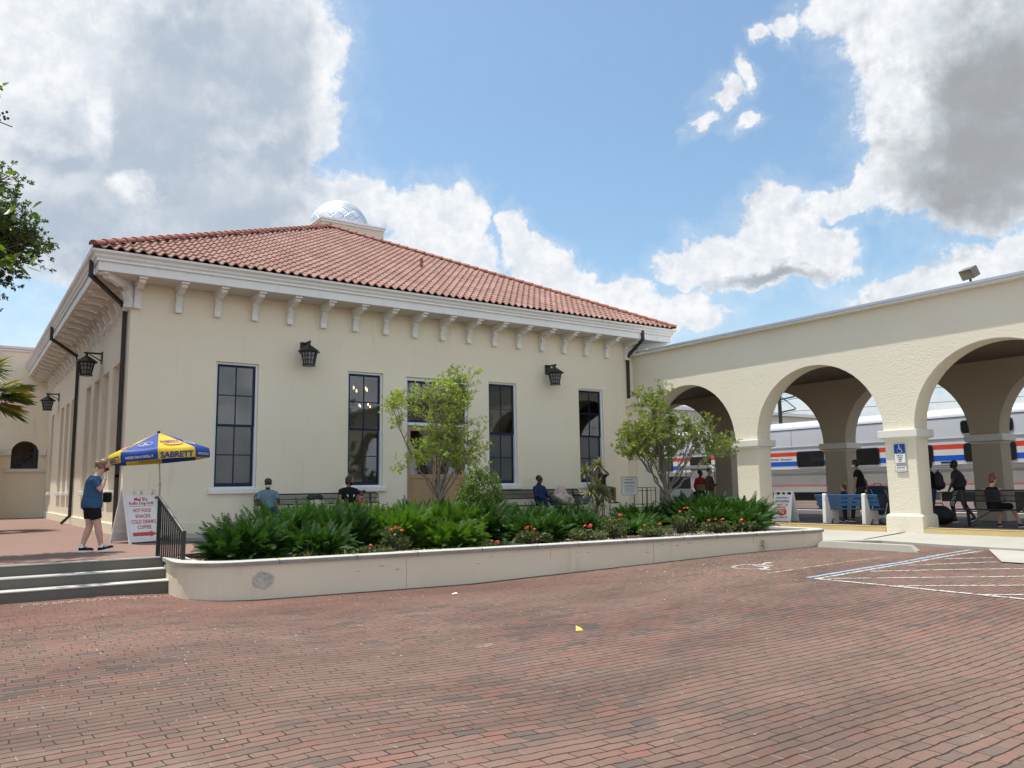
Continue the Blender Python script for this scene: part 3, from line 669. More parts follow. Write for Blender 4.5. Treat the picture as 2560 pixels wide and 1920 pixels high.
# windows
def window(u0, u1, z0, z1, frost_low=True, lit=False, side=False, place=None):
    """local: u right, depth d inward, z. returns parts parented to building"""
    fr = MB(); t = .06; d0, d1 = .07, .16       # white box frame
    P = place
    def bx(mb, a, c, e, f, p, q):
        pts = [(a,e,p),(c,e,p),(c,f,p),(a,f,p),(a,e,q),(c,e,q),(c,f,q),(a,f,q)]
        mb.add([P(*k) for k in pts], [(0,3,2,1),(4,5,6,7),(0,1,5,4),(1,2,6,5),(2,3,7,6),(3,0,4,7)])
    bx(fr, u0+.001,u0+t,d0,d1+.06,z0,z1-.001); bx(fr, u1-t,u1-.001,d0,d1+.06,z0,z1-.001); bx(fr, u0+t,u1-t,d0,d1+.06,z1-t,z1-.001); bx(fr, u0+t,u1-t,d0,d1+.06,z0,z0+.05)
    w = fixn(fr.build('window', TRIMW, bld))
    a, c, p, q = u0+t, u1-t, z0+.05, z1-t; m = (p+q)/2-.02; k = .062
    for nm, (zz0, zz1, dd) in (('upper', (m, q, .11)), ('lower', (p, m+.03, .155))):
        s = MB(); lo = .10 if nm == 'lower' else .05
        bx(s,a,a+k,dd,dd+.04,zz0,zz1); bx(s,c-k,c,dd,dd+.04,zz0,zz1); bx(s,a+k,c-k,dd,dd+.04,zz1-(.06 if nm=='upper' else .04),zz1); bx(s,a+k,c-k,dd,dd+.04,zz0,zz0+lo)
        mu = (a+c)/2; mz = (zz0+lo+zz1-.05)/2
        bx(s,mu-.014,mu+.014,dd+.003,dd+.035,zz0+lo,zz1-.04); bx(s,a+k,mu-.014,dd+.004,dd+.034,mz-.014,mz+.014); bx(s,mu+.014,c-k,dd+.004,dd+.034,mz-.014,mz+.014)
        fixn(s.build('sash', NAVY, w))
        g = MB(); bx(g, a+k-.01, c-k+.01, dd+.018, dd+.022, zz0+lo-.01, zz1-.035)
        g.build('pane', FROST if (frost_low is True or (frost_low == 'half' and nm == 'lower')) else GLASS, w)
    s = MB(); bx(s, u0-.11,u1+.11,-.09,.14,z0-.14,z0-.002); s2 = fixn(s.build('sill', TRIM, w, bevel=.012))
    return w
PF = lambda u,d,z:(u,d,z)
for i, h in enumerate(holesF):
    if i == 2: continue
    window(*h, frost_low=['half', False, None, 'half', 'half'][i], place=PF)
for h in holesL: window(*h, frost_low='half', place=lambda u,d,z:(d+(.17 if d > .06 else 0),u,z))
for h in holesR: window(*h, frost_low=False, place=lambda u,d,z:(W-d,u,z))
for h in holesB: window(*h, frost_low=False, place=lambda u,d,z:(u,D-d,z))
# first window: panel whose pale warm colour stands in for a lit ceiling edge
b = MB(); b.box(2.0,3.6,2.2,3.0,5.45,5.5); b.build('painted_lit_panel', pbr('painted_lit_ceiling', (.8,.7,.5), .6), bld)
# door
WOOD = pbr('oak_door_wood', (.36,.235,.125), .55, .12, 1.2, .08, 14, bump=.15, bs=40, stain=((.22,.13,.07), .4, 3, (4,4,.5)))
dx0, dx1, dz = 7.93, 10.20, 4.54
b = MB(); b.box(dx0+.002,dx0+.08,.08,.24,0,dz-.002); b.box(dx1-.08,dx1-.002,.08,.24,0,dz-.002); b.box(dx0+.08,dx1-.08,.08,.24,dz-.10,dz-.002); b.box(dx0+.08,dx1-.08,.08,.24,3.03,3.12)
door = fixn(b.build('door', TRIMW, bld))
b = MB(); a, c = dx0+.08, dx1-.08
b.box(a,a+.06,.12,.17,3.12,4.44); b.box(c-.06,c,.12,.17,3.12,4.44); b.box(a+.06,c-.06,.12,.17,3.12,3.20); b.box(a+.06,c-.06,.12,.17,4.37,4.44)
for k in (1,2,3): 
    x = a+(c-a)*k/4; b.box(x-.018,x+.018,.125,.165,3.20,4.37)
b.build('transom', NAVY, door)
b = MB(); b.box(a+.05,c-.05,.142,.147,3.18,4.39); b.build('pane', GLASS, door)
for s_, (p, q) in enumerate(((a, (a+c)/2-.004), ((a+c)/2+.004, c))):
    b = MB(); b.box(p,p+.13,.12,.18,.02,3.02); b.box(q-.13,q,.12,.18,.02,3.02); b.box(p+.13,q-.13,.12,.18,2.86,3.02); b.box(p+.13,q-.13,.12,.18,1.38,1.50); b.box(p+.13,q-.13,.12,.18,.02,.28)
    b.box(p+.13,q-.13,.140,.165,.28,1.38); b.box(p+.20,q-.20,.128,.141,.36,1.30)
    lf = b.build('door_leaf', WOOD, door, bevel=.008)
    b = MB(); b.box(p+.12,q-.12,.148,.153,1.49,2.87); b.build('pane', GLASS, lf)
    b = MB(); hx = q-.06 if s_ == 0 else p+.06; b.tube([(hx,.12,1.0),(hx,.06,1.02),(hx,.06,1.3),(hx,.12,1.32)], .012, 8); b.build('handle', BLACKM, lf)
# chandeliers inside
EM = bpy.data.materials.new('bulb_glow'); EM.use_nodes = True; N = NT(EM.node_tree); EM.node_tree.nodes.clear()
e_ = N.n('ShaderNodeEmission', ins={0: (1,.68,.35,1), 1: 9.}); N.n('ShaderNodeOutputMaterial', ins={0: e_.outputs[0]})
def chandelier(loc, label):
    t = thing('chandelier', label, 'chandelier', loc, 0, 'chandeliers in the waiting room')
    b = MB(); b.tube([(0,0,1.2),(0,0,-.1)], .02, 6)
    for k in range(6):
        a = k*math.pi/3; b.tube([(0,0,-.05),(.28*math.cos(a),.28*math.sin(a),-.12),(.42*math.cos(a),.42*math.sin(a),.0)], .012, 5)
    b.build('frame', BLACKM, t); b = MB()
    for k in range(6):
        a = k*math.pi/3; b.ell((.42*math.cos(a),.42*math.sin(a),.06), (.028,.028,.06), nu=6, nv=5)
    b.build('bulbs', EM, t); return t
chandelier((7.1,2.0,4.25), 'chandelier with candle bulbs seen high in the window left of the door')
chandelier((9.9,7.0,4.3), 'distant chandelier seen lower in the window left of the door')
# ---------------- arcade ----------------
XA, TH, PITCH = 17.6, .65, 5.13
CAPZ0, CAPZ1, SPR, ATOP = 2.19, 2.45, 2.45, 5.93
arc = thing('arcade', 'cream stucco arcade of round arches running forward from the station building', 'arcade', (0,0,0))
PY = [(-5.62,-4.75)]+[(-5.62-PITCH*k,-4.75-PITCH*k) for k in range(1,6)]
def arcade_wall(x0, x1, name, mat, first, PY=PY, ytop=0.0):
    b = MB()
    fn = lambda x,y,z:(x,y,z); NS = 28
    prev = first
    def rect(ya, yb, z0, z1):
        for x, fl in ((x0,1),(x1,0)):
            v = [(x,ya,z0),(x,yb,z0),(x,yb,z1),(x,ya,z1)]; b.add(v, [(0,1,2,3)])
    rect(ytop, prev, SPR, ATOP)
    for (lo, hi) in PY:
        ya, yb = prev, hi; yc = (ya+yb)/2; r = abs(ya-yb)/2
        A = [(yc+r*math.cos(math.pi*k/NS), SPR+r*math.sin(math.pi*k/NS)) for k in range(NS+1)]
        for p, q in zip(A, A[1:]):
            for x in (x0, x1): b.add([(x,p[0],p[1]),(x,q[0],q[1]),(x,q[0],ATOP),(x,p[0],ATOP)], [(0,1,2,3)])
            b.add([(x0,p[0],p[1]),(x1,p[0],p[1]),(x1,q[0],q[1]),(x0,q[0],q[1])], [(0,1,2,3)])
        rect(hi, lo, SPR, ATOP); prev = lo
    b.add([(x0,ytop,ATOP),(x1,ytop,ATOP),(x1,prev,ATOP),(x0,prev,ATOP)], [(0,1,2,3)])
    b.add([(x0,prev,SPR),(x1,prev,SPR),(x1,prev,ATOP),(x0,prev,ATOP)], [(0,1,2,3)])
    o = b.build(name, mat, arc); bm = bmesh.new(); bm.from_mesh(o.data); bmesh.ops.remove_doubles(bm, verts=bm.verts, dist=.0005); bmesh.ops.recalc_face_normals(bm, faces=bm.faces); bm.to_mesh(o.data); bm.free(); return o
arcade_wall(XA, XA+TH, 'arched_wall', STUCCO_R, -.55)
XB = 22.45
STUCCO_SHADE = pbr('cream_stucco_shaded', (.44,.375,.28), .85, .04, .6, .02, 40, bump=.35, bs=28, spec=.2)  # cream stucco with the shade under the arches put into its colour
PYB = [(-.49+PITCH,.38+PITCH),(-.49,.38)]+PY
arcade_wall(XB, XB+TH, 'arched_wall', STUCCO_SHADE, 9.75, PYB, 10.6)
def pier(x0, x1, lo, hi, mat, zb=-.17, base=True):
    b = MB(); b.box(x0+.004,x1-.004,lo+.004,hi-.004,zb-.4,CAPZ0); o = b.build('pier', mat, arc, bevel=.02)
    b = MB(); e = .12
    b.loft([[(x0-k,lo-k,z),(x1+k,lo-k,z),(x1+k,hi+k,z),(x0-k,hi+k,z)] for k,z in ((.0,CAPZ0-.02),(.03,CAPZ0+.03),(e,CAPZ0+.06),(e,CAPZ1))]); fixn(b.build('capital', CAPST, o, bevel=.01))
    if base:
        b = MB(); e = .07; zt = .17
        b.loft([[(x0-k,lo-k,z),(x1+k,lo-k,z),(x1+k,hi+k,z),(x0-k,hi+k,z)] for k,z in ((e+.02,-.55),(e,zt-.04),(e-.03,zt),(0,zt+.02))]); fixn(b.build('pier_base', mat, o, bevel=.015))
    return o
for lo, hi in PY:
    pier(XA, XA+TH, lo, hi, STUCCO_R)
for lo, hi in PYB: pier(XB, XB+TH, lo, hi, STUCCO_SHADE, base=False)
# first pier against the building: pilaster with capital
b = MB(); b.box(17.22,XA+TH,-.55,-.001,-.5,4.0); pil = b.build('pilaster', STUCCO, arc, bevel=.01)
b = MB(); b.box(17.14,XA+.35,-.63,-.002,4.0,4.30); b.build('capital', STUCCO, pil, bevel=.015)
b = MB(); b.box(17.205,17.23,-.56,-.02,2.85,2.90); b.build('band', STUCCO, pil)
b = MB(); b.box(XB,XB+TH,9.75,10.6,-.5,SPR); b.build('pier', STUCCO_SHADE, arc)
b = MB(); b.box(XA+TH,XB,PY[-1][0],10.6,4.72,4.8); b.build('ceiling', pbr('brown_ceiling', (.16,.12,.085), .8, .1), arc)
b = MB(); b.box(XA+TH+.002,XB-.002,PY[-1][0],10.5,ATOP-.1,ATOP-.002); b.build('roof_deck', CONC, arc)
b = MB(); b.box(XA-.20,XA+TH+.05,PY[-1][0]-.1,-.001,ATOP,ATOP+.085); b.build('coping', TRIM, arc, bevel=.012)
b = MB(); b.box(XA-.23,XA-.20,PY[-1][0]-.1,-.9,ATOP+.06,ATOP+.13); b.box(XA-.14,XA+TH,PY[-1][0]-.1,-.3,ATOP+.085,ATOP+.13); b.build('coping_flashing', METAL, arc)
b = MB(); b.box(XB-.05,XB+TH+.17,PY[-1][0]-.1,10.6,ATOP,ATOP+.1); b.build('coping', TRIM, arc)

# ---------------- wing at the left end ----------------
wing = thing('wing_building', 'flat roofed cream wing closing the terrace, with a small arched opening', 'building', (0,0,0))
b = MB(); YW = 20.7; zt = 7.72; ac, ar, az0, azs = -.87, .54, 2.22, 2.95
def wr(a, c, p, q): 
    for y in (YW, YW+.4): b.add([(a,y,p),(c,y,p),(c,y,q),(a,y,q)], [(0,1,2,3)])
wr(-16,ac-ar,-.2,zt); wr(ac+ar,-.001,-.2,zt); wr(ac-ar,ac+ar,-.2,az0)
A = [(ac+ar*math.cos(math.pi*k/16), azs+ar*math.sin(math.pi*k/16)) for k in range(17)]
for p, q in zip(A, A[1:]):
    for y in (YW, YW+.4): b.add([(p[0],y,p[1]),(q[0],y,q[1]),(q[0],y,zt),(p[0],y,zt)], [(0,1,2,3)])
    b.add([(p[0],YW,p[1]),(q[0],YW,q[1]),(q[0],YW+.4,q[1]),(p[0],YW+.4,p[1])], [(0,1,2,3)])
for x in (ac-ar, ac+ar): b.add([(x,YW,az0),(x,YW+.4,az0),(x,YW+.4,azs),(x,YW,azs)], [(0,1,2,3)])
b.add([(ac-ar,YW,az0),(ac+ar,YW,az0),(ac+ar,YW+.4,az0),(ac-ar,YW+.4,az0)], [(0,1,2,3)])
b.box(-16,-.01,YW+3.5,YW+3.6,-.2,zt)
b.box(-16,-.01,YW+.41,YW+3.5,3.75,3.85); b.box(-2.3,-2.2,YW+.41,YW+3.5,-.2,3.75); b.box(-.06,-.01,YW+.41,YW+3.5,-.2,3.75)
fixn(b.build('wall', STUCCO, wing))
b = MB(); b.box(-16,0,YW-.1,YW+.5,zt,zt+.14); b.box(-16,0,YW-.05,YW,zt-.12,zt); b.build('coping', TRIM, wing, bevel=.02)
b = MB(); b.box(ac-ar-.22,ac+ar+.22,YW-.13,YW,az0-.14,az0-.002); b.build('sill', CAPST, wing, bevel=.015)
b = MB()
for x0, x1 in ((-1.85,ac-ar+.001),(ac+ar,-.02)): b = MB(); b.box(x0,x1,YW-.12,YW-.001,azs-.12,azs+.16); b.build('impost', CAPST, wing, bevel=.015)
b = MB(); b.box(-16,-.05,YW-.06,YW,-.2,.28); b.build('plinth', STUCCO, wing)
b = MB(); b.box(-2.9,-1.95,YW-.9,YW,-.2,2.95); pz_ = b.build('pier', STUCCO, wing, bevel=.02)
b = MB(); b.box(-3.0,-1.85,YW-1.0,YW-.002,2.95,3.2); b.build('capital', CAPST, pz_, bevel=.02)
b = MB(); y = YW+.2
b.bar((ac-ar,y,2.62),(ac+ar,y,3.05),.05); b.bar((ac-ar,y,2.32),(ac+ar,y,2.32),.03)
for k in range(12):
    x = ac-ar+.05+k*.09; b.bar((x,y,2.25),(x,y,2.6+.43*(x-ac+ar)/1.08),.022)
b.box(ac+ar-.2,ac+ar-.08,y-.03,y+.03,2.22,3.3)
b.build('railing', BLACKM, wing)
b = MB()
for k in range(5): b.box(ac-.2+k*.16,ac+ar+1,YW+1.2+k*.3,YW+3.4,2.0,2.35+k*.16)
b.build('stair', CONC, wing)

# ---------------- background: building, pole, train ----------------
bg = thing('background_building', 'plain flat roofed cream building beyond the train', 'building', (0,0,0))
b = MB(); b.box(34.5,95,26,45,-.3,7.45); b.build('wall', pbr('pale_stucco', (.55,.53,.46), .85, .05), bg)
b = MB(); b.box(34.2,95.3,25.7,45,7.45,7.75); b.build('coping', TRIM, bg)
b = MB(); b.box(34.5,95,25.97,26,6.7,6.8); b.build('band', TRIM, bg)
rd = thing('radome', 'round white ball on the roof of the building beyond the train', 'radome', (60.0,30.0,7.75))
uv_sphere('ball', (0,0,.35), 1.35, -.4, pbr('radome_white', (.6,.62,.64), .6, .1, 1), rd)
b = MB(); b.tube([(0,0,0),(0,0,.3)], .8, 12); b.build('pedestal', METAL, rd)
pole = thing('utility_pole', 'dark utility pole with triangular insulator arms behind the arcade', 'pole', (55.0,21.0,-.3))
b = MB(); b.tube([(0,0,0),(0,0,12.3)], .16, 8); b.build('pole_shaft', BROWNM, pole)
for z in (7.4, 8.5, 10.8):
    b = MB(); b.bar((0,0,z),(.9,-.9,z+.25),.12); b.bar((0,0,z+1.5),(.95,-.95,z+.3),.07); b.build('insulator_arm', BROWNM, pole)
for z in (7.5, 8.6, 10.9):
    b = MB(); P = []
    for k in range(25):
        t = k/24; P.append((56.0-2*t*0, 20.1-95*t, z-.3-.9*4*t*(1-t)))
    b.tube(P, .022, 4); P = [(56.0,20.1+60*k/12,z-.3-1.6*4*(k/12)*(1-k/12)) for k in range(13)]; b.tube(P, .022, 4)
    tag(b.build('power_line', BLACKM), {7.5:'lowest',8.6:'middle',10.9:'highest'}[z]+' of the three power lines hung from the utility pole', 'power line', 'power lines')
def train_car(name, label, y0, y1, wins_low, wins_up, txt):
    t = thing(name, label, 'train car', (30, 0, 0), 0, 'passenger train cars')
    zb, z1, zr = .60, 3.62, 4.02; w = 3.1
    SIL = pbr('train_silver_paint', (.56,.57,.595), .42, .03, .8, .02, spec=.5, metal=.15)
    FL = pbr('train_fluted_steel', (.50,.475,.44), .38, .04, 1, metal=.35)
    prof = [(0,zb),(0,z1)]+[(.55-.55*math.cos(a), z1+.40*math.sin(a)) for a in [math.pi/2*k/6 for k in range(1,7)]]
    prof += [(w-.55+.55*math.sin(a), z1+.40*math.cos(a)) for a in [math.pi/2*k/6 for k in range(0,7)]]+[(w,zb)]
    b = MB(); b.prism(prof, lambda u,v,d:(u,d,v), y0, y1); fixn(b.build('body', SIL, t, smooth=True, auto=30))
    b = MB(); b.box(-.012,0,y0+.02,y1-.02,z1-.012,z1+.012); b.build('roof_seam', BLACKM, t)
    b = MB(); b.box(-.025,-.001,y0+.02,y1-.02,2.76,2.80); b.build('belt_rail', SIL, t)
    for nm, za, zc, m in (('red_stripe',2.33,2.53,REDS),('white_stripe',2.085,2.328,WHITES),('blue_stripe',1.87,2.083,BLUES)):
        b = MB(); b.box(-.006,-.001,y0+.05,y1-.05,za,zc); b.build(nm, m, t)
    b = MB(); b.box(-.008,-.001,y0+.02,y1-.02,.885,.925); b.build('red_line', REDS, t)
    b = MB(); z = 1.70
    for k in range(3): b.box(-.05,-.001,y0+.02,y1-.02,z-.012,z+.02); z -= .075
    while z > .98: b.box(-.02,-.001,y0+.02,y1-.02,z-.028,z+.004); z -= .05
    b.build('fluting', FL, t)
    b = MB(); b.box(.02,-.004,y0+.02,y1-.02,.62,.86); b.build('skirt_panel', FL, t)
    def rr(y0,y1,z0,z1,r):
        P=[]
        for cx,cz,a0 in ((y1-r,z1-r,0),(y0+r,z1-r,90),(y0+r,z0+r,180),(y1-r,z0+r,270)):
            P+=[(cx+r*math.cos(R_(a0+a)),cz+r*math.sin(R_(a0+a))) for a in (0,22,45,67,90)]
        return P
    for (a,c,p,q,m) in wins_low+wins_up:
        b = MB(); b.prism(rr(a-.05,c+.05,p-.05,q+.05,.13), lambda u,v,d:(d,u,v), -.022, -.002); fr = fixn(b.build('window', GASKET, t))
        b = MB(); b.prism(rr(a,c,p,q,.09), lambda u,v,d:(d,u,v), -.027, -.023); fixn(b.build('pane', TGLASS, fr))
        if m:
            b = MB(); b.box(-.034,-.028,m-.03,m+.03,p+.01,q-.01); b.build('mullion', GASKET, fr)
        b = MB(); b.box(-.03,-.022,a,c,p-.065,p-.05); b.build('sill_strip', ALU, fr)
    y = y0+1.2
    while y < y1-.5: b = MB(); b.box(-.010,-.001,y-.008,y+.008,2.85,3.6); b.build('panel_seam', pbr('seam_grey', (.33,.335,.35), .5), t); y += 2.45
    b = MB(); b.box(.3,w-.3,y0+.5,y1-.5,.2,.6); b.build('underframe', BLACKM, t)
    for yc in (y0+3.4, y1-3.4):
        TD = pbr('truck_dark', (.05,.045,.04), .7, .2, 3); b = MB(); b.box(.35,w-.35,yc-1.6,yc+1.6,-.05,.35); tk = b.build('truck', TD, t)
        for dy in (-1.2,1.2):
            for wx in (.25, w-.45): b = MB(); b.tube([(wx,yc+dy,.12),(wx+.2,yc+dy,.12)], .42, 20); b.build('wheel', TD, tk)
    return t
REDS = pbr('train_red', (.62,.065,.035), .4, .03); WHITES = pbr('train_white', (.66,.65,.62), .4, .03); BLUES = pbr('train_blue', (.012,.10,.52), .4, .03)
GASKET = pbr('window_gasket', (.02,.02,.02), .5); TGLASS = pbr('train_dark_glass', (.012,.012,.013), .08, .03, spec=.6)
c1 = train_car('train_car', 'silver sleeper car with long dark windows and red white and blue stripes', -4.05, 21.5,
   [(.35,1.74,1.84,2.50,.95),(-2.40,-1.02,1.84,2.50,-1.3),(4.6,5.9,1.84,2.5,5.3),(7.2,8.6,1.84,2.5,7.9),(10,11.4,1.84,2.5,10.7),(13,14.4,1.84,2.5,0),(16,17.4,1.84,2.5,0)], [], None)
c2 = train_car('train_car', 'silver two level car with small square upper windows, right of the sleeper car', -30.2, -4.35,
   [(-4.66-.0,-4.60+.0,1.84,2.5,0)][:0]+[(a,a+.75,1.84,2.5,0) for a in (-5.05+.28,-6.85,-8.0+.04,-10.1,-12.2,-14.3,-16.4,-18.5)],
   [(a,a+.6,2.98,3.42,0) for a in (-6.65,-7.95+.02,-10.0,-12.1,-14.2,-16.3)], None)
b = MB(); b.box(28.6,34.2,-120,120,-.35,-.29); tag(b.build('track_bed', pbr('ballast', (.2,.18,.16), .95, .2, 4, .2, 30, bump=.6, bs=30)), kind='structure')

# ---------------- text ----------------
def text(parent, s, c, u, v, w, h, mat, bold=.0, name='lettering', shear=0, th=.0015):
    """flat raised lettering fitted into w x h, centred at c, with unit vectors u (right) and v (up)"""
    cu = bpy.data.curves.new(name, 'FONT'); cu.body = s; cu.align_x = 'CENTER'; cu.offset = bold; cu.size = 1; cu.resolution_u = 3; cu.shear = shear; cu.extrude = .0
    o = bpy.data.objects.new(name, cu); COL.objects.link(o)
    dg = bpy.context.evaluated_depsgraph_get(); me = bpy.data.meshes.new_from_object(o.evaluated_get(dg)); bpy.data.objects.remove(o); bpy.data.curves.remove(cu)
    n = len(me.vertices); co = np.empty(n*3); me.vertices.foreach_get('co', co); co = co.reshape(-1,3)
    mn, mx = co.min(0), co.max(0); X = (co[:,0]-(mn[0]+mx[0])/2)/(mx[0]-mn[0])*w; Y = (co[:,1]-(mn[1]+mx[1])/2)/max(mx[1]-mn[1],1e-6)*h
    u, v, c = np.array(u, float), np.array(v, float), np.array(c, float); nn = np.cross(u, v)
    P = c + X[:,None]*u + Y[:,None]*v + nn*th
    me.vertices.foreach_set('co', P.ravel()); me.name = name; me.materials.clear(); me.materials.append(mat); me.update()
    o = bpy.data.objects.new(name, me); COL.objects.link(o)
    if parent: o.parent = parent
    return o
text(c1, '62508  Sleeper', (-.007, 2.72, 2.185), (0,-1,0), (0,0,1), 1.32, .115, BLACKP, .012)
b = MB(); b.box(-.012,-.001,-5.60,-5.10,1.755,1.83); o = b.build('name_plate', pbr('plate_navy', (.008,.02,.07), .5), c2)
# ---------------- lanterns ----------------
def lantern_proto():
    t = thing('wall_lantern', 'black six sided wall lantern above the bench left of the door', 'lantern', (4.62,0,0), 0, 'black lanterns on the station walls')
    # local: wall at y=0, lamp hangs at y=-.42
    b = MB(); b.box(-.12,.12,-.035,-.002,4.98,5.32); b.bar((0,-.02,5.27),(0,-.50,5.27),.05); b.bar((0,-.03,5.05),(0,-.36,5.24),.028); b.tube([(0,-.42,5.27),(0,-.42,5.14)],.04,8); b.build('wall_bracket', BLACKM, t, bevel=.005)
    c = Vector((0,-.42,0)); hexp = lambda r,z,ph=0: [c+Vector((r*math.cos(math.pi/3*k+ph), r*math.sin(math.pi/3*k+ph), z)) for k in range(6)]
    b = MB(); b.loft([hexp(.04,5.18),hexp(.15,5.11),hexp(.335,4.985),hexp(.33,4.97)]); b.build('roof', BLACKM, t); b = MB(); b.loft([hexp(.19,4.60),hexp(.21,4.585),hexp(.21,4.57)]); b.build('base_plate', BLACKM, t)
    b = MB(); b.loft([hexp(.145,4.60),hexp(.225,4.975)]); b.build('glass_panes', LAMPG, t)
    b = MB(); lo, hi = hexp(.152,4.60), hexp(.235,4.975)
    for k in range(6):
        j = (k+1)%6; b.bar(lo[k],hi[k],.030)
        b.bar((lo[k]+lo[j])/2,(hi[k]+hi[j])/2,.02)
        for tt in (.02,.35,.68,.97): b.bar(lo[k].lerp(hi[k],tt), lo[j].lerp(hi[j],tt), .024)
    b.build('frame', BLACKM, t); return t
ln = lantern_proto(); dup(ln, (13.50,0,0), 0, 'black six sided wall lantern above the bench right of the door')
dup(ln, (0,4.62,0), -math.pi/2, 'nearer black lantern on an arm on the shaded left side wall'); dup(ln, (0,16.6,0), -math.pi/2, 'farther black lantern on the shaded left side wall by the wing')
# ---------------- floodlight ----------------
fl = thing('floodlight', 'boxy bronze floodlight standing on the arcade coping', 'floodlight', (17.75,-12.45,6.06))
b = MB(); b.tube([(0,0,0),(0,0,.16)],.03,8); b.tube([(0,0,0),(0,0,.03)],.09,10); b.build('stem', BROWNM, fl)
M = Euler((0,R_(-28),R_(-18))).to_matrix()
b = MB(); b.obox((-.03,0,.31),(.24,.38,.27),M); h = b.build('housing', pbr('faded_bronze', (.16,.14,.125), .5, .1, 4), fl, bevel=.012)
b = MB(); b.obox(Vector((-.03,0,.31))+M@Vector((-.124,0,0)),(.006,.33,.22),M); b.build('lens', pbr('lamp_lens', (.16,.14,.09), .12, .1, 3), h)
# ---------------- umbrella ----------------
YEL = pbr('umbrella_yellow', (.74,.52,.03), .5, .05, 3, trans=.25); UBL = pbr('umbrella_blue', (.012,.055,.30), .5, .05, 3, trans=.2)
UW = pbr('umbrella_print_white', (.62,.64,.62), .6); UR = pbr('hotdog_pink', (.50,.16,.10), .6, .1, 6); UBUN = pbr('bun_tan', (.60,.34,.16), .6)
um = thing('umbrella', 'yellow and blue printed market umbrella over the sandwich board', 'umbrella', (.28,-3.0,0))
TM = Matrix.Rotation(R_(-4.5), 3, 'Y') @ Matrix.Rotation(R_(-2), 3, 'X')
def U(p): p = Vector(p); return TM @ (p-Vector((0,0,1.6)))+Vector((0,0,1.6))
b = MB(); b.tube([(0,0,.1),(0,0,1.25)],.02,10); b.tube([(0,0,1.25),U((0,0,2.36))],.015,10); b.tube([(0,0,1.22),(0,0,1.27)],.03,10); b.build('pole', pbr('steel_pole', (.35,.33,.28), .35, .1, 4, metal=.6), um)
b = MB(); b.ell(U((0,0,2.405)),(.035,.035,.04)); b.build('finial', BLACKM, um)
b = MB(); b.tube([(0,0,0),(0,0,.10)],.26,20); b.build('base', CONCD, um, bevel=.02)
UR0, ZA, ZR, ZV = 1.03, 2.38, 1.97, 1.755; th0 = math.atan2(-1, 0)+math.atan2(.195,.98)*0
view = math.atan2(-.98, -.195)   # direction from the umbrella to the photographer's side
vt = [view+R_(-2)+math.pi/4*k for k in range(8)]
for k in range(8):
    a, c = vt[k], vt[(k+1)%8]; am = (a+c)/2 if k < 7 else (vt[7]+vt[0]+2*math.pi)/2
    m = YEL if k % 2 == 0 else UBL
    rp = lambda ang,r,z: U((r*math.cos(ang), r*math.sin(ang), z))
    b = MB(); rows = []
    for r, z in ((.03,ZA),(.30,2.28),(.62,2.144),(.92,2.017),(UR0,ZR),(UR0+.015,ZR-.12),(UR0+.005,ZV)):
        row = []
        for i in range(7):
            t = i/6; P = rp(a,r,z).lerp(rp(c,r,z),t); sag = math.sin(math.pi*t)*(.012 if z > ZR-.01 else .006)*r
            row.append(P-Vector((0,0,sag)) if z > ZR-.01 else P+Vector((math.cos((a+c)/2),math.sin((a+c)/2),0))*sag*(1 if k<7 else -1)*0)
        rows.append(row)
    vs = [p for r in rows for p in r]; b.add(vs, [(i*7+j, i*7+j+1, (i+1)*7+j+1, (i+1)*7+j) for i in range(len(rows)-1) for j in range(6)])
    cn = b.build('canopy_panel', m, um, smooth=True)
    # printing: slope frame and valance frame
    e0, e1 = rp(a,UR0,ZR), rp(c,UR0,ZR); mid = (e0+e1)/2; uu = (e1-e0).normalized(); apx_ = (rp(a,.30,2.28)+rp(c,.30,2.28))/2; vv = (apx_-mid); vv = (vv-uu*vv.dot(uu)).normalized(); nn = uu.cross(vv)
    if nn.z < 0: uu = -uu; nn = uu.cross(vv)
    v0 = (rp(a,UR0+.015,ZR-.06)+rp(c,UR0+.015,ZR-.06))/2; v1 = (rp(a,UR0+.005,ZV)+rp(c,UR0+.005,ZV))/2; vd = (v0-v1).normalized(); vc = v1.lerp(v0,.52)+uu.cross(vd)*.016
    if m is YEL:
        text(cn, 'SABRETT', vc, uu, vd, .70, .135, NAVYP, .035)
        text(cn, 'SABRETT', mid+vv*.42+nn*.012, uu, vv, .40, .10, NAVYP, .04)
        q = mid+vv*.25+nn*.010; Mx = Matrix((uu,vv,nn)).transposed()
        b = MB(); b.ell(q+uu*.03,(.20,.065,.012),Mx); b.build('print_bun', UBUN, cn); b = MB(); b.ell(q+uu*.03+nn*.006+vv*.012,(.225,.024,.012),Mx); b.build('print_sausage', UR, cn)
    else:
        text(cn, "WE'RE ON A ROLL !!", vc, uu, vd, .60, .060, UW, .03)
        q = mid+vv*.32+nn*.012; ring = MB()
        P = [q+uu*.15*math.cos(t)+vv*.12*math.sin(t) for t in [2*math.pi*i/24 for i in range(25)]]; ring.tube(P,.006,4); ring.build('print_ring', UW, cn)
        text(cn, 'NO. 1\nBEEF\nFRANKFURTER', q, uu, vv, .22, .13, UW, .02)
b = MB()
for a in vt: b.bar(U((.03*math.cos(a),.03*math.sin(a),ZA-.02)),U((UR0*math.cos(a),UR0*math.sin(a),ZR-.015)),.012); b.bar(U((.02*math.cos(a),.02*math.sin(a),1.95)),U((.55*math.cos(a),.55*math.sin(a),2.12)),.008)
b.build('ribs', METAL, um)
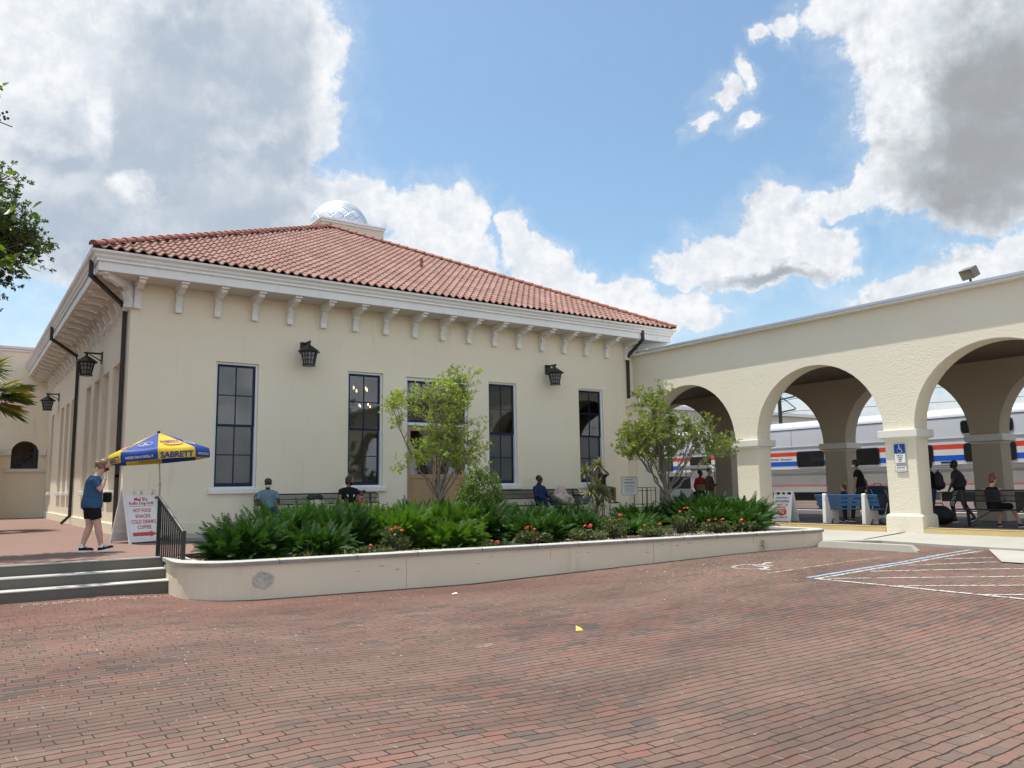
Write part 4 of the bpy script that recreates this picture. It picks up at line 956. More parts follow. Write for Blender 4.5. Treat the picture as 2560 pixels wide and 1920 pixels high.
# ---------------- sandwich boards ----------------
def aboard(name, label, loc, rz, w, h, spread, handle):
    """front panel faces local -y"""
    t = thing(name, label, 'sign', loc, rz)
    def panel(s):
        b = MB(); M = lambda u,zz,d: Vector((u, s*(spread/2*(1-zz/h))+s*d*-1*0+d*s, zz))
        for (a,c,p,q,d0,d1) in ((-w/2,-w/2+.05,0,h,0,.03),(w/2-.05,w/2,0,h,0,.03),(-w/2+.05,w/2-.05,.06,h-.13,.004,.024),(-w/2+.05,w/2-.05,.03,.08,0,.03),(-w/2+.05,w/2-.05,h-.16,h-.12,0,.03)):
            b.add([M(*k) for k in ((a,p,d0),(c,p,d0),(c,p,d1),(a,p,d1),(a,q,d0),(c,q,d0),(c,q,d1),(a,q,d1))], [(0,3,2,1),(4,5,6,7),(0,1,5,4),(1,2,6,5),(2,3,7,6),(3,0,4,7)])
        if handle:
            for (a,c,p,q) in ((-.10,-.07,h-.12,h),(.07,.10,h-.12,h),(-.07,.07,h-.03,h)):
                b.add([M(*k) for k in ((a,p,0),(c,p,0),(c,p,.03),(a,p,.03),(a,q,0),(c,q,0),(c,q,.03),(a,q,.03))], [(0,3,2,1),(4,5,6,7),(0,1,5,4),(1,2,6,5),(2,3,7,6),(3,0,4,7)])
        else:
            for (a,c) in ((-.115,-.075),(.075,.115)):
                b.add([M(*k) for k in ((a,h-.12,0),(c,h-.12,0),(c,h-.12,.03),(a,h-.12,.03),(a,h-.03,0),(c,h-.03,0),(c,h-.03,.03),(a,h-.03,.03))], [(0,3,2,1),(4,5,6,7),(0,1,5,4),(1,2,6,5),(2,3,7,6),(3,0,4,7)])
            b.add([M(*k) for k in ((-w/2+.05,h-.03,0),(w/2-.05,h-.03,0),(w/2-.05,h-.03,.03),(-w/2+.05,h-.03,.03),(-w/2+.05,h,0),(w/2-.05,h,0),(w/2-.05,h,.03),(-w/2+.05,h,.03))], [(0,3,2,1),(4,5,6,7),(0,1,5,4),(1,2,6,5),(2,3,7,6),(3,0,4,7)])
        return fixn(b.build('board', WHITE, t))
    f = panel(-1); bk = panel(1)
    b = MB()
    for k in range(5): b.bar((-w/2+.06, spread/2*(1-(.2+.15*k)), h*(.2+.15*k)-.01),(w/2-.06, spread/2*(1-(.2+.15*k)), h*(.2+.15*k)-.01),.02)
    b.build('rib', WHITE, bk)
    tilt = Vector((0, spread/2/h, 1)).normalized()
    def T(s, z, w_, h_, m, bold=.02, x=0): 
        return text(f, s, (x, -spread/2*(1-z/h)-.031, z), (1,0,0), tilt, w_, h_, m, bold)
    return t, f, T
t, f, T = aboard('sandwich_board', 'white sandwich board listing hot food and drinks, on the terrace by the railing', (-.15,-3.0,0), R_(20), .76, 1.14, .74, True)
b = MB(); b.add([(-.305,-.37*(1-.10/1.14)-.0305,.10),(.305,-.37*(1-.10/1.14)-.0305,.10),(.305,-.37*(1-.99/1.14)-.0305,.99),(-.305,-.37*(1-.99/1.14)-.0305,.99)],[(0,1,2,3)]); b.build('poster', pbr('poster_white', (.80,.80,.79), .5, .02), f)
T("Mel B's", .93, .30, .085, REDP, .03); T('Rollin Dog Grill', .835, .55, .09, REDP, .03); T('HOT FOOD', .69, .41, .085, REDP, .025); T('SNACKS', .57, .34, .08, REDP, .025); T('COLD DRINKS', .45, .56, .085, REDP, .025); T('COFFEE', .335, .32, .08, REDP, .025)
def flat(parent, poly, fn, mat, name='mark'):
    b = MB(); b.add([fn(u,v) for u,v in poly], [tuple(range(len(poly)))]); return b.build(name, mat, parent)
FA = lambda u,z: (u*1.15, -.37*(1-z/1.14)-.0325, z)
flat(f, [(-.24,.15),(.10,.15),(.10,.125),(.24,.19),(.10,.255),(.10,.23),(-.24,.23)], FA, pbr('arrow_red', (.60,.07,.05), .5), 'arrow')
flat(f, [(-.25,.775),(.25,.775),(.25,.782),(-.25,.782)], FA, BLACKP, 'rule')
t, f, T = aboard('sandwich_board', 'white sandwich board for a shuttle service with peeling letters, beside the blue bench', (18.33,-5.97,-.17), R_(-90), .70, .98, .42, False)
T("VAN POOL S", .765, .50, .055, NAVYP, .03); T('OF FLORIDA', .665, .52, .06, NAVYP, .03); T('SHUT  LE', .55, .42, .06, REDP, .03); T('SERVIC', .465, .34, .06, REDP, .03, -.02); T('321-284 79', .155, .42, .05, NAVYP, .02)
FB = lambda u,z: (u, -.21*(1-z/.98)-.0325, z)
flat(f, [(-.27,.615),(.27,.615),(.27,.62),(-.27,.62)], FB, NAVYP, 'rule')
FB2 = lambda u,z: (u, -.21*(1-z/.98)-.0315, z)
flat(f, [(-.17,.24),(-.10,.24),(-.07,.21),(.07,.21),(.10,.24),(.17,.24),(.17,.38),(.12,.42),(-.17,.40)], FB2, REDP, 'emblem')
T('RIGHT', .36, .22, .05, WHITE, .03); T('HERE', .29, .19, .05, WHITE, .03)
# ---------------- signs ----------------
def plate(parent, c, w, h, mat, nrm='x', th=.006, name='plate', r=.03):
    P = []
    for cx, cz, a0 in ((w/2-r,h/2-r,0),(-w/2+r,h/2-r,90),(-w/2+r,-h/2+r,180),(w/2-r,-h/2+r,270)): P += [(cx+r*math.cos(R_(a0+a)), cz+r*math.sin(R_(a0+a))) for a in (0,30,60,90)]
    b = MB()
    if nrm == 'x': b.prism(P, lambda u,v,d:(c[0]-d, c[1]-u, c[2]+v), 0, th)
    else: b.prism(P, lambda u,v,d:(c[0]+u, c[1]-d, c[2]+v), 0, th)
    return fixn(b.build(name, mat, parent))
XF = XA-.022
s = thing('parking_sign', 'blue and white wheelchair parking sign on the middle arcade pier', 'sign', (0,0,0))
p = plate(s, (XF,-10.31,1.81), .31, .52, BLACKP); plate(p, (XF-.006,-10.31,1.81), .30, .51, pbr('sign_white', (.74,.75,.74), .4, .02), th=.002, name='face'); plate(p, (XF-.008,-10.31,1.935), .296, .255, BLUEP, th=.002, name='blue_panel')
u, v = (0,-1,0), (0,0,1)
text(p, 'PARKING BY\nDISABLED\nPERMIT\nONLY', (XF-.0095,-10.31,1.68), u, v, .19, .20, BLACKP, .01)
def icon(parent, O, uu, vv, sc, mat, name='wheelchair_symbol', n=None):
    O, uu, vv = Vector(O), Vector(uu), Vector(vv); nn = n or uu.cross(vv)
    def st(pts, w):
        b_.bar  # strokes as flat bars
        for a, c in zip(pts, pts[1:]):
            a = O+uu*a[0]*sc+vv*a[1]*sc; c = O+uu*c[0]*sc+vv*c[1]*sc; d = (c-a).normalized(); s_ = nn.cross(d)*w*sc/2; e = d*w*sc*.35
            b_.add([a-e-s_,c+e-s_,c+e+s_,a-e+s_],[(0,1,2,3)])
    b_ = MB()
    st([(-.02+.27*math.cos(t), -.17+.27*math.sin(t)) for t in [R_(110+i*14) for i in range(17)]], .065)
    st([(-.04,.26),(-.02,-.06),(.20,-.06),(.30,-.38),(.38,-.34)], .075); st([(-.03,.10),(.17,.10)], .06)
    b_.add([O+uu*(-.05+.075*math.cos(t))*sc+vv*(.38+.075*math.sin(t))*sc for t in [2*math.pi*i/12 for i in range(12)]], [tuple(range(12))])
    return b_.build(name, mat, parent)
icon(p, (XF-.0115,-10.31,1.935), u, v, .235, WHITE)
s = thing('fine_sign', 'small white fine notice below the wheelchair sign on the pier', 'sign', (0,0,0))
p = plate(s, (XF,-10.315,1.40), .325, .165, BLACKP); plate(p, (XF-.006,-10.315,1.40), .312, .152, MATS['sign_white'], th=.002, name='face')
text(p, '$250 FINE', (XF-.009,-10.315,1.43), u, v, .22, .05, BLACKP, .015); text(p, 'F.S. 316.1955-56', (XF-.009,-10.315,1.365), u, v, .25, .028, BLACKP, .005)
s = thing('baggage_sign', 'white checked baggage notice on a post among the shrubs', 'sign', (0,0,0))
b = MB(); b.tube([(13.45,-4.0,0),(13.45,-4.0,1.36)],.022,8); b.build('post', METAL, s)
yy = -4.03; p = plate(s, (13.45,yy,1.05), .66, .56, BLACKP, 'y', r=.05); plate(p, (13.45,yy-.006,1.05), .645, .545, MATS['sign_white'], 'y', .002, 'face', r=.045)
plate(p, (13.45,yy-.008,1.05), .60, .50, BLACKP, 'y', .001, 'border', r=.03); plate(p, (13.45,yy-.009,1.05), .59, .49, MATS['sign_white'], 'y', .001, 'face', r=.028)
u, v = (1,0,0), (0,0,1)
def TS(s_, z, w, h, x=13.45, bold=.015): text(p, s_, (x,yy-.011,z), u, v, w, h, BLACKP, bold)
TS('AMTRAK', 1.235, .22, .035, 13.48); TS('CHECKED BAGGAGE', 1.145, .46, .05, bold=.03); TS('ALL CHECKED BAGS MUST', 1.06, .42, .026); TS('BE CHECKED 30 MINUTES', 1.015, .44, .026); TS('BEFORE DEPARTURE', .955, .40, .026); TS('LATE ARRIVAL, TRAVEL', .91, .42, .026); TS('WITHOUT BAGGAGE', .86, .44, .026)
flat(p, [(13.26,1.245),(13.35,1.25),(13.34,1.235),(13.31,1.225)], lambda a,c:(a,yy-.0115,c), BLACKP, 'emblem')
s = thing('paper_notice', 'sheet of white paper taped to the pilaster beside the small tree', 'notice', (0,0,0))
p = plate(s, (17.66,-.56,1.68), .30, .34, MATS['sign_white'], 'y', .003, r=.005)
for k in range(5): flat(p, [(17.56,1.80-.055*k),(17.75-.03*(k%2),1.80-.055*k),(17.75-.03*(k%2),1.782-.055*k),(17.56,1.782-.055*k)], lambda a,c:(a,-.5645,c), BLACKP, 'print_line')
# ---------------- railing ----------------
r = thing('stair_railing', 'black metal stair railing with sloped bars beside the steps', 'railing', (0,0,0))
A, B_ = Vector((-.57,-7.33,0)), Vector((-.40,-8.42,-.50))
tp = lambda t: A.lerp(B_,t)+Vector((0,0,.0))
ztop = lambda t: .97-.57*t*1.0; zbot = lambda t: .02-.50*t
b = MB(); b.bar((A.x,A.y,0),(A.x,A.y,.96),.05); b.build('post', BLACKM, r); b = MB(); b.bar((B_.x,B_.y,-.52),(B_.x,B_.y,.42),.055); b.build('post', BLACKM, r)
b = MB(); b.tube([(A.x-.03,A.y+.12,.985),(A.x,A.y,.985),(B_.x,B_.y+.05,.43),(B_.x,B_.y-.06,.43)],.028,10); b.build('handrail', pbr('worn_black_rail', (.03,.027,.025), .3, .1, 5), r)
b = MB(); b.bar((A.x,A.y,.93),(B_.x,B_.y,.37),.02); b.bar((A.x,A.y,.06),(B_.x,B_.y,-.42),.02); b.build('rail', BLACKM, r)
b = MB()
for k in range(1,12):
    t = k/12; x = A.x+(B_.x-A.x)*t; y = A.y+(B_.y-A.y)*t; b.bar((x,y,.06-.48*t),(x,y,.93-.56*t),.022)
b.build('baluster', BLACKM, r)
# ---------------- black mesh benches ----------------
def mesh_bench(label, loc, rz, L, group='black metal mesh benches'):
    """faces local -y; back at y=0"""
    t = thing('mesh_bench', label, 'bench', loc, rz, group)
    ang = R_(12); bk = lambda u,s: (u, math.sin(ang)*s-.04, .47+math.cos(ang)*s)
    def lattice(mb, fn, u0, u1, v0, v1, st=.040, w=.015):
        n = int((u1-u0+v1-v0)/st)
        for k in range(n):
            c = u0-(v1-v0)+k*st
            for sg in (1,-1):
                a = (c, v0) if sg > 0 else (c, v1); d = (c+(v1-v0), v1) if sg > 0 else (c+(v1-v0), v0)
                pts = []
                t0, t1 = 0, 1; du = d[0]-a[0]
                t0 = max(0, (u0-a[0])/du); t1 = min(1, (u1-a[0])/du)
                if t1-t0 < .02: continue
                P = Vector(fn(a[0]+du*t0, a[1]+(d[1]-a[1])*t0)); Q = Vector(fn(a[0]+du*t1, a[1]+(d[1]-a[1])*t1))
                mb.bar(P, Q, w, .006)
    b = MB(); lattice(b, bk, .03, L-.03, .22, .345); lattice(b, bk, .03, L-.03, .375, .49); b.build('backrest', BLACKM, t)
    b = MB(); P = [bk(0,.22),bk(0,.46),bk(.05,.505),bk(L-.05,.505),bk(L,.46),bk(L,.22)]; b.tube(P+[P[0]],.018,8); b.tube([bk(0,.36),bk(L,.36)],.012,6); b.build('back_frame', BLACKM, t)
    se = lambda u,s: (u, -.06-s, .46-.02*math.sin(s*6)); b = MB(); lattice(b, se, .03, L-.03, .0, .44); b.tube([se(0,0),se(0,.45),se(L,.45),se(L,0),se(0,0)],.018,8); b.build('seat', BLACKM, t)
    for u in ([.25,L-.25] if L < 2.5 else [.25,L/2,L-.25]):
        b = MB(); b.bar((u,-.25,.02),(u,-.20,.45),.06); b.bar((u,-.50,.015),(u,.02,.015),.07,.02); b.bar((u,-.35,.44),(u,-.03,.45),.05,.03); b.bar((u,-.05,.44),bk(u,.5),.06,.02)
        if u != L/2: s_ = 1 if u < L/2 else -1; b.bar((u,-.24,.06),(u+s_*.6,-.24,.43),.02)
        b.build('leg_frame', BLACKM, t)
    return t
mesh_bench('long black mesh bench left of the door where the man in the cap sits', (3.15,-.55,0), 0, 3.6)
mesh_bench('black mesh bench right of the door with the man in navy', (10.75,-.55,0), 0, 3.6)
mesh_bench('black mesh bench under the third arch where the woman in the tank top sits', (18.65,-11.05,-.17), R_(-90+180), .01+0, ) if False else None
mesh_bench('black mesh bench under the third arch where the woman in the tank top sits', (18.75,-13.5,-.17), R_(90), 2.45)
# ---------------- blue bench ----------------
bb = thing('slatted_bench', 'bench of blue slats on white concrete ends in the middle arch', 'bench', (18.15,-9.2,-.17), R_(90))
# local: x along, faces -y; 
BL = pbr('blue_bench_slat', (.03,.105,.245), .55, .08, 2, .05, 20); WC = pbr('white_cast_concrete', (.66,.64,.61), .7, .05, 2, .03, 30, bump=.2, bs=40, stain=((.3,.28,.25), .4, 3, (1,1,1)))
for u in (.35, 1.62):
    b = MB(); P = [(.10,0),(.14,.02),(.10,.86),(.07,.90),(.02,.90),(-.01,.87),(-.14,.42),(-.52,.40),(-.56,.36),(-.53,.0),(-.40,.0)]+[(-.26+.13*math.cos(a),.0+.16*math.sin(a)) for a in [math.pi*(1-k/8) for k in range(9)]]
    b.prism([( -p[0]*-1, p[1]) for p in P], lambda y,z,d:(u+d,y,z), -.055, .055); fixn(b.build('end_support', WC, bb, bevel=.015))
for i, (y, z, ti) in enumerate(((.015,.82,12),(-.025,.70,12),(-.065,.58,12),(-.17,.45,90),(-.29,.44,90),(-.41,.44,90))):
    b = MB(); M = Matrix.Rotation(R_(-ti if ti < 90 else 90), 3, 'X'); b.obox((1.0,y-.045 if ti<90 else y,z),(2.02,.035,.095),M); b.build('slat', BL, bb, bevel=.006)
# ---------------- wheel stop and painted marks ----------------
ws = MB(); A_, C_ = Vector((12.7,-10.95,0)), Vector((12.75,-13.25,0)); d = (C_-A_).normalized(); nrm = Vector((-d.y,d.x,0))
def wsr(p, hw, h0, h1): z = zg(p.x); return [p+nrm*hw+Vector((0,0,z+h0)), p+nrm*hw*.62+Vector((0,0,z+h1)), p-nrm*hw*.62+Vector((0,0,z+h1)), p-nrm*hw+Vector((0,0,z+h0))]
ws.loft([wsr(A_,.10,-.02,.03),wsr(A_+d*.14,.10,-.02,.14),wsr(C_-d*.14,.10,-.02,.14),wsr(C_,.10,-.02,.03)])
tag(fixn(ws.build('wheel_stop', CONC, bevel=.012)), 'pale concrete wheel stop on the bricks before the sidewalk', 'wheel stop')
def worn(name, col, thr=.44):
    m = bpy.data.materials.new(name); m.use_nodes = True; nt = m.node_tree; nt.nodes.clear(); N = NT(nt)
    tc = N.n('ShaderNodeTexCoord').outputs['Object']; n1 = N.noise(tc, 14, 8, .7)
    sp = N.n('ShaderNodeMapping', ins={0: tc, 3: (4.3, 9.7, 1)}).outputs[0]
    a = N.m('MULTIPLY', N.ramp(n1, thr-.10, thr+.02), N.ramp(N.noise(tc, 3.1, 3, .5), .2, .4))
    p = N.n('ShaderNodeBsdfPrincipled', ins={'Base Color': N.mix(N.noise(tc, 20, 4, .6), tuple(c*.8 for c in col), col), 'Roughness': .8})
    t = N.n('ShaderNodeBsdfTransparent'); mx = N.n('ShaderNodeMixShader', ins={0: a, 1: t.outputs[0], 2: p.outputs[0]}); N.n('ShaderNodeOutputMaterial', ins={0: mx.outputs[0]}); return m
def gp(p, z0=-.33):    # settle a point measured at height z0 onto the sloping ground along the line of sight
    q = p
    for _ in range(6):
        t = (CAM_POS[2]-zg(q[0]))/(CAM_POS[2]-z0); q = (CAM_POS[0]+(p[0]-CAM_POS[0])*t, CAM_POS[1]+(p[1]-CAM_POS[1])*t)
    return q
PW, PB, PY_ = worn('worn_white_paint', (.50,.47,.43), .50), worn('worn_blue_paint', (.27,.35,.46), .46), worn('faded_yellow_paint', (.50,.38,.25), .56)
def stripe(name, pts, w, mat, lift=.005):
    b = MB(); n = 0; rows = []
    P = [Vector((*gp(p),0)) for p in pts]; Q = []
    for a, c in zip(P, P[1:]):
        m = max(2, int((c-a).length/.15))
        for k in range(m): Q.append(a.lerp(c, k/m))
    Q.append(P[-1]); random.seed(len(Q))
    for i, p in enumerate(Q):
        d = (Q[min(i+1,len(Q)-1)]-Q[max(i-1,0)]).normalized(); s = Vector((-d.y,d.x,0))*w/2*random.uniform(.82,1.12)
        for q in (p+s, p-s): rows.append((q.x,q.y,zg(q.x)+lift))
    b.add(rows, [(2*i,2*i+1,2*i+3,2*i+2) for i in range(len(Q)-1)]); return tag(b.build(name, mat), kind='structure')
stripe('blue_bay_line', [(7.0,-14.66),(10,-14.37),(13.5,-13.93)], .105, PB); stripe('white_bay_line', [(6.95,-14.83),(10,-14.52),(13.36,-14.20)], .09, PW)
stripe('white_bay_line', [(6.95,-14.83),(6.96,-16.2),(6.93,-17.7)], .095, PW, .009)
for a, c in (((11.19,-14.55),(12.04,-15.01)),((9.69,-14.70),(11.3,-15.4)),((8.43,-14.80),(11.4,-16.9)),((7.11,-14.92),(10.3,-17.4)),((7.05,-16.02),(9.2,-17.8)),((6.95,-17.1),(7.9,-17.9))): stripe('white_hatch_line', [a,c], .075, PW)
stripe('faded_yellow_line', [(7.03,-13.91),(10.89,-13.64)], .09, PY_)
b = MB(); G_ = lambda x,y:(*gp((x,y)),zg(gp((x,y))[0])+.02); b.add([G_(13.6,-14.21),G_(12.6,-14.75),G_(12.6,-19),G_(14.6,-19),G_(14.5,-14.4),G_(11.21,-15.5),G_(11.21,-19)],[(0,1,2,3,4),(1,5,6,2)]); tag(fixn(b.build('concrete_ramp', CONC)), kind='structure')
wm = icon(None, (*gp((8.05,-12.95),-.35),zg(8)+.012), (.10,-1,0), (1,.12,0), 1.2, PW, 'painted_wheelchair', Vector((0,0,1)))
for vtx in wm.data.vertices: vtx.co.z = zg(vtx.co.x)+.007
tag(wm, kind='structure')
# ---------------- bags, boxes, cart, rack ----------------
CANV = pbr('cream_canvas', (.50,.44,.34), .85, .15, 8, .1, 25, bump=.4, bs=20); DG = pbr('dark_green_cloth', (.02,.04,.032), .8, .1, 5)
bag = thing('tote_bag', 'cream tote bag with dark green top and handles on the left bench', 'bag', (4.75,-.80,.46))
def blob(mb, c, r, seed=0, amp=.12, nu=16, nv=12, M=None, zcut=None):
    b0 = len(mb.v); mb.ell(c, r, M, nu, nv); rnd = random.Random(seed); ph = [rnd.uniform(0,6) for _ in range(6)]; c = Vector(c)
    for i in range(b0, len(mb.v)):
        v = Vector(mb.v[i])-c; a = math.atan2(v.y,v.x); k = 1+amp*(math.sin(3*a+ph[0]+v.z*9)*.5+math.sin(7*a+ph[1]-v.z*21)*.3+math.sin(v.z*31+ph[2]+2*a)*.3); v *= k
        if zcut is not None: v.z = max(v.z, zcut-c.z)
        mb.v[i] = tuple(c+v)
b = MB(); blob(b, (0,0,.17), (.27,.13,.22), 2, .08, zcut=0.0); b.build('bag_body', CANV, bag, smooth=True)
b = MB(); blob(b, (-.02,.02,.40), (.24,.11,.11), 5, .08); b.build('bundle', DG, bag, smooth=True)
b = MB()
for s_ in (-1,1): b.tube([(s_*.13-.02,-.13,.02),(s_*.12,-.135,.30),(s_*.06,-.12,.44),(s_*.03,-.05,.47)],.012,6)
b.build('handle', BLACKM, bag)
PLAST = pbr('crumpled_plastic', (.50,.42,.40), .35, .15, 5, .2, 12, bump=.8, bs=9, bdist=.04, spec=.6, hue=((.48,.22,.15), .7))
b = MB(); blob(b, (0,0,.20), (.36,.24,.23), 9, .26, 30, 18, zcut=0.0); blob(b, (-.10,0,.38), (.22,.17,.19), 4, .3, 24, 14); blob(b, (.30,-.05,.13), (.20,.17,.15), 5, .3, 20, 12, zcut=0.0); o = b.build('plastic_bag', PLAST, smooth=True, loc=(13.3,-.85,.46)); o.rotation_euler = (0,R_(12),0); tag(o, 'large crumpled see-through plastic bag of clothes beside the man in navy', 'bag')
cl = thing('cooler_bag', 'grey and black zip cooler bag at the right end of the bench', 'bag', (14.15,-.95,.47))
b = MB(); b.box(-.26,.26,-.16,.16,0,.29); b.build('bag_body', pbr('grey_nylon', (.11,.12,.135), .6, .1, 5), cl, bevel=.04)
b = MB(); b.box(-.27,.27,-.17,.17,.26,.31); b.tube([(-.24,-.17,.27),(-.1,-.175,.12),(.02,-.175,.10),(.14,-.175,.16),(.25,-.17,.27)],.014,6); b.tube([(-.13,0,.30),(-.10,0,.38),(.10,0,.38),(.13,0,.30)],.014,6); b.build('strap', BLACKM, cl, bevel=.01)
rk = thing('wire_rack', 'black wire luggage rack standing in front of the pilaster', 'rack', (15.6,-1.95,0))
b = MB()
for x in (0,.62):
    for y in (0,-.4): b.bar((x,y,0),(x+.02,y,.98),.022)
for z in (.30,.42,.88,.98):
    b.bar((0,0,z),(.62,0,z),.016); b.bar((0,-.4,z),(.62,-.4,z),.016); b.bar((0,0,z),(0,-.4,z),.016); b.bar((.62,0,z),(.62,-.4,z),.016)
for k in range(1,6): b.bar((.62*k/6,0,.30),(.62*k/6,-.4,.30),.010)
b.bar((.2,-.4,.1),(.2,-.4,.98),.012); b.bar((.42,-.4,.1),(.42,-.4,.98),.012); b.bar((-.35,-.2,1.0),(0,-.2,.98),.03); b.build('rack_frame', BLACKM, rk)
cb = thing('baggage_counter', 'white counter with a dark box on it in the first arch', 'counter', (18.9,-.55,-.17))
b = MB(); b.box(-.2,.35,-.75,.75,0,1.07); b.build('counter', pbr('counter_white', (.5,.5,.49), .6, .04), cb, bevel=.01); b = MB(); b.box(-.12,.3,-.7,.1,1.075,1.53); b.build('dark_box', pbr('dark_case', (.03,.033,.04), .4, .1), cb, bevel=.02)
sc = thing('suitcase', 'large dark blue suitcase behind the middle pier', 'suitcase', (20.3,-7.98,-.17), R_(10)); b = MB(); b.box(-.17,.17,-.30,.30,.06,1.10); b.build('shell', pbr('suitcase_navy', (.01,.03,.075), .5, .05), sc, bevel=.05); b = MB(); b.tube([(.0,-.1,1.1),(0,-.1,1.18),(0,.1,1.18),(0,.1,1.1)],.012,6)
for y in (-.22,.22): b.tube([(.1,y,.03),(.14,y,.03)],.03,8); b.tube([(-.14,y,.03),(-.1,y,.03)],.03,8)
b.build('wheels_and_handle', BLACKM, sc)
sr = thing('stroller', 'folded dark stroller with pale cloth beside the blue bench', 'stroller', (19.1,-8.75,-.17))
b = MB()
for y in (-.22,.22): b.tube([(-.1,y,1.0),(.1,y,.7),(.35,y,.1)],.014,6); b.tube([(.0,y,.6),(-.25,y,.1)],.014,6); b.tube([(.35,y-.02,.09),(.35,y+.02,.09)],.09,14); b.tube([(-.25,y-.02,.09),(-.25,y+.02,.09)],.09,14)
b.build('stroller_frame', METAL, sr); b = MB(); blob(b,(.05,0,.55),(.16,.2,.32),3,.1); b.build('seat_cloth', pbr('stroller_dark', (.03,.035,.045), .8, .1, 5), sr, smooth=True); b = MB(); blob(b,(.1,0,.16),(.2,.2,.12),8,.2); b.build('pale_cloth', pbr('pale_cloth', (.5,.5,.52), .8, .1, 6), sr, smooth=True)
su = thing('duffel_bag', 'black rounded duffel bag on the floor right of the middle pier', 'bag', (19.6,-10.25,-.17)); b = MB(); blob(b,(0,0,.26),(.2,.36,.27),4,.06,zcut=0.0); b.build('bag_body', pbr('black_nylon', (.012,.012,.014), .6, .1, 5), su, smooth=True); b = MB(); b.tube([(-.1,-.15,.48),(-.08,-.1,.6),(-.08,.1,.6),(-.1,.15,.48)],.015,6); b.build('handle', BLACKM, su)
gc = thing('golf_cart', 'golf cart with a cream roof beyond the first arch', 'golf cart', (24.0,2.75,-.04), R_(-60))
b = MB(); b.loft([[(x,y,z) for x,y in ((-.75,-.55),(.75,-.55),(.75,.55),(-.75,.55))] for z in (1.80,)]+[[(x,y,1.93) for x,y in ((-.62,-.42),(.62,-.42),(.62,.42),(-.62,.42))]]); b.box(-.77,.77,-.57,.57,1.765,1.80); b.build('roof', pbr('cart_roof', (.75,.72,.62), .5, .04), gc, bevel=.03)
b = MB()
for x in (-.65,.7):
    for y in (-.5,.5): b.bar((x,y,.5),(x*.95,y,1.77),.03)
b.build('roof_post', BLACKM, gc); b = MB(); b.box(-.9,1.1,-.55,.55,.25,.55); b.box(.6,1.1,-.5,.5,.55,.95); b.build('cart_body', pbr('cart_body_cream', (.5,.48,.42), .4, .05), gc, bevel=.06)
b = MB(); b.box(-.5,.1,-.5,.5,.56,.78); b.box(-.55,-.42,-.5,.5,.78,1.2); b.build('seat', BLACKM, gc, bevel=.04)
for x in (-.6,.8):
    for y in (-.55,.55): b = MB(); b.tube([(x,y-.08,.23),(x,y+.08,.23)],.23,18); b.build('wheel', BLACKM, gc)
# litter
b = MB(); z = zg(2.57)+.006; b.add([(2.53,-14.69,z),(2.63,-14.71,z),(2.65,-14.66,z+.012),(2.58,-14.63,z+.05),(2.61,-14.66,z+.06)],[(0,1,3),(1,2,3),(1,2,4)]); tag(b.build('crumpled_wrapper', [pbr('yellow_wrapper', (.70,.50,.10), .6)]), 'small bright yellow crumpled wrapper lying on the bricks', 'litter')
b = MB(); random.seed(11)
def fleck(x, y, s): 
    z = zg(x)+.004; a = random.uniform(0,6.3); n = random.choice((3,4,5)); b.add([(x+s*random.uniform(.5,1)*math.cos(a+2*math.pi*k/n), y+s*random.uniform(.3,.7)*math.sin(a+2*math.pi*k/n), z+random.uniform(0,.006)) for k in range(n)], [tuple(range(n))])
for i in range(2000):
    y = -10.2-random.random()**1.4*11; x = random.uniform(-5,15)
    if y > wline(x)-.1 and x < 13.4: continue
    fleck(x, y, random.uniform(.006,.016) if y > -15 else random.uniform(.004,.010))
for i in range(500):
    x = random.uniform(-2.6,0); fleck(x, -8.45-abs(random.gauss(0,.12)), random.uniform(.008,.02))
for i in range(900):
    x = random.gauss(8.8,1.2); fleck(x, -12.0+random.gauss(0,.6), random.uniform(.006,.018))
tag(b.build('pale_flower_debris', pbr('debris_pale', (.58,.47,.36), .9, .3, 20)), kind='stuff')
b = MB(); random.seed(12)
for i in range(1500):
    x = random.uniform(11.8,14.3); y = random.uniform(-14.2,-10.5)
    if abs(x-13.0-.15*math.sin(y*2)) > .55*random.random()+.12: continue
    fleck(x, y, random.uniform(.02,.045))
for i in range(350): x = random.uniform(12.6,14.2); fleck(x, -10.9-random.random()*.8, random.uniform(.015,.04))
tag(b.build('dry_leaves', pbr('dry_leaf', (.33,.20,.11), .8, .3, 14)), kind='stuff')
b = MB(); random.seed(13)
for i in range(9000):
    t = random.random(); x = -.1+t*13; dy = random.uniform(.32,1.3) if random.random() < .85 else random.uniform(.3,2.4)
    y = wline(x)+dy; s = random.uniform(.012,.028); z = -.085
    if x < .6 and y < -8.9: continue
    if math.sin(x*1.7+1)+math.sin(x*.6) < -.8 and random.random() < .8: continue
    b.add([(x-s,y,z),(x,y-s,z),(x+s,y,z),(x,y+s,z),(x+random.uniform(-.5,.5)*s,y,z+s*.9)],[(0,1,4),(1,2,4),(2,3,4),(3,0,4)])
tag(b.build('white_gravel', pbr('gravel_pale', (.46,.38,.29), .9, .4, 25, hue=((.28,.17,.11), .9))), kind='stuff')
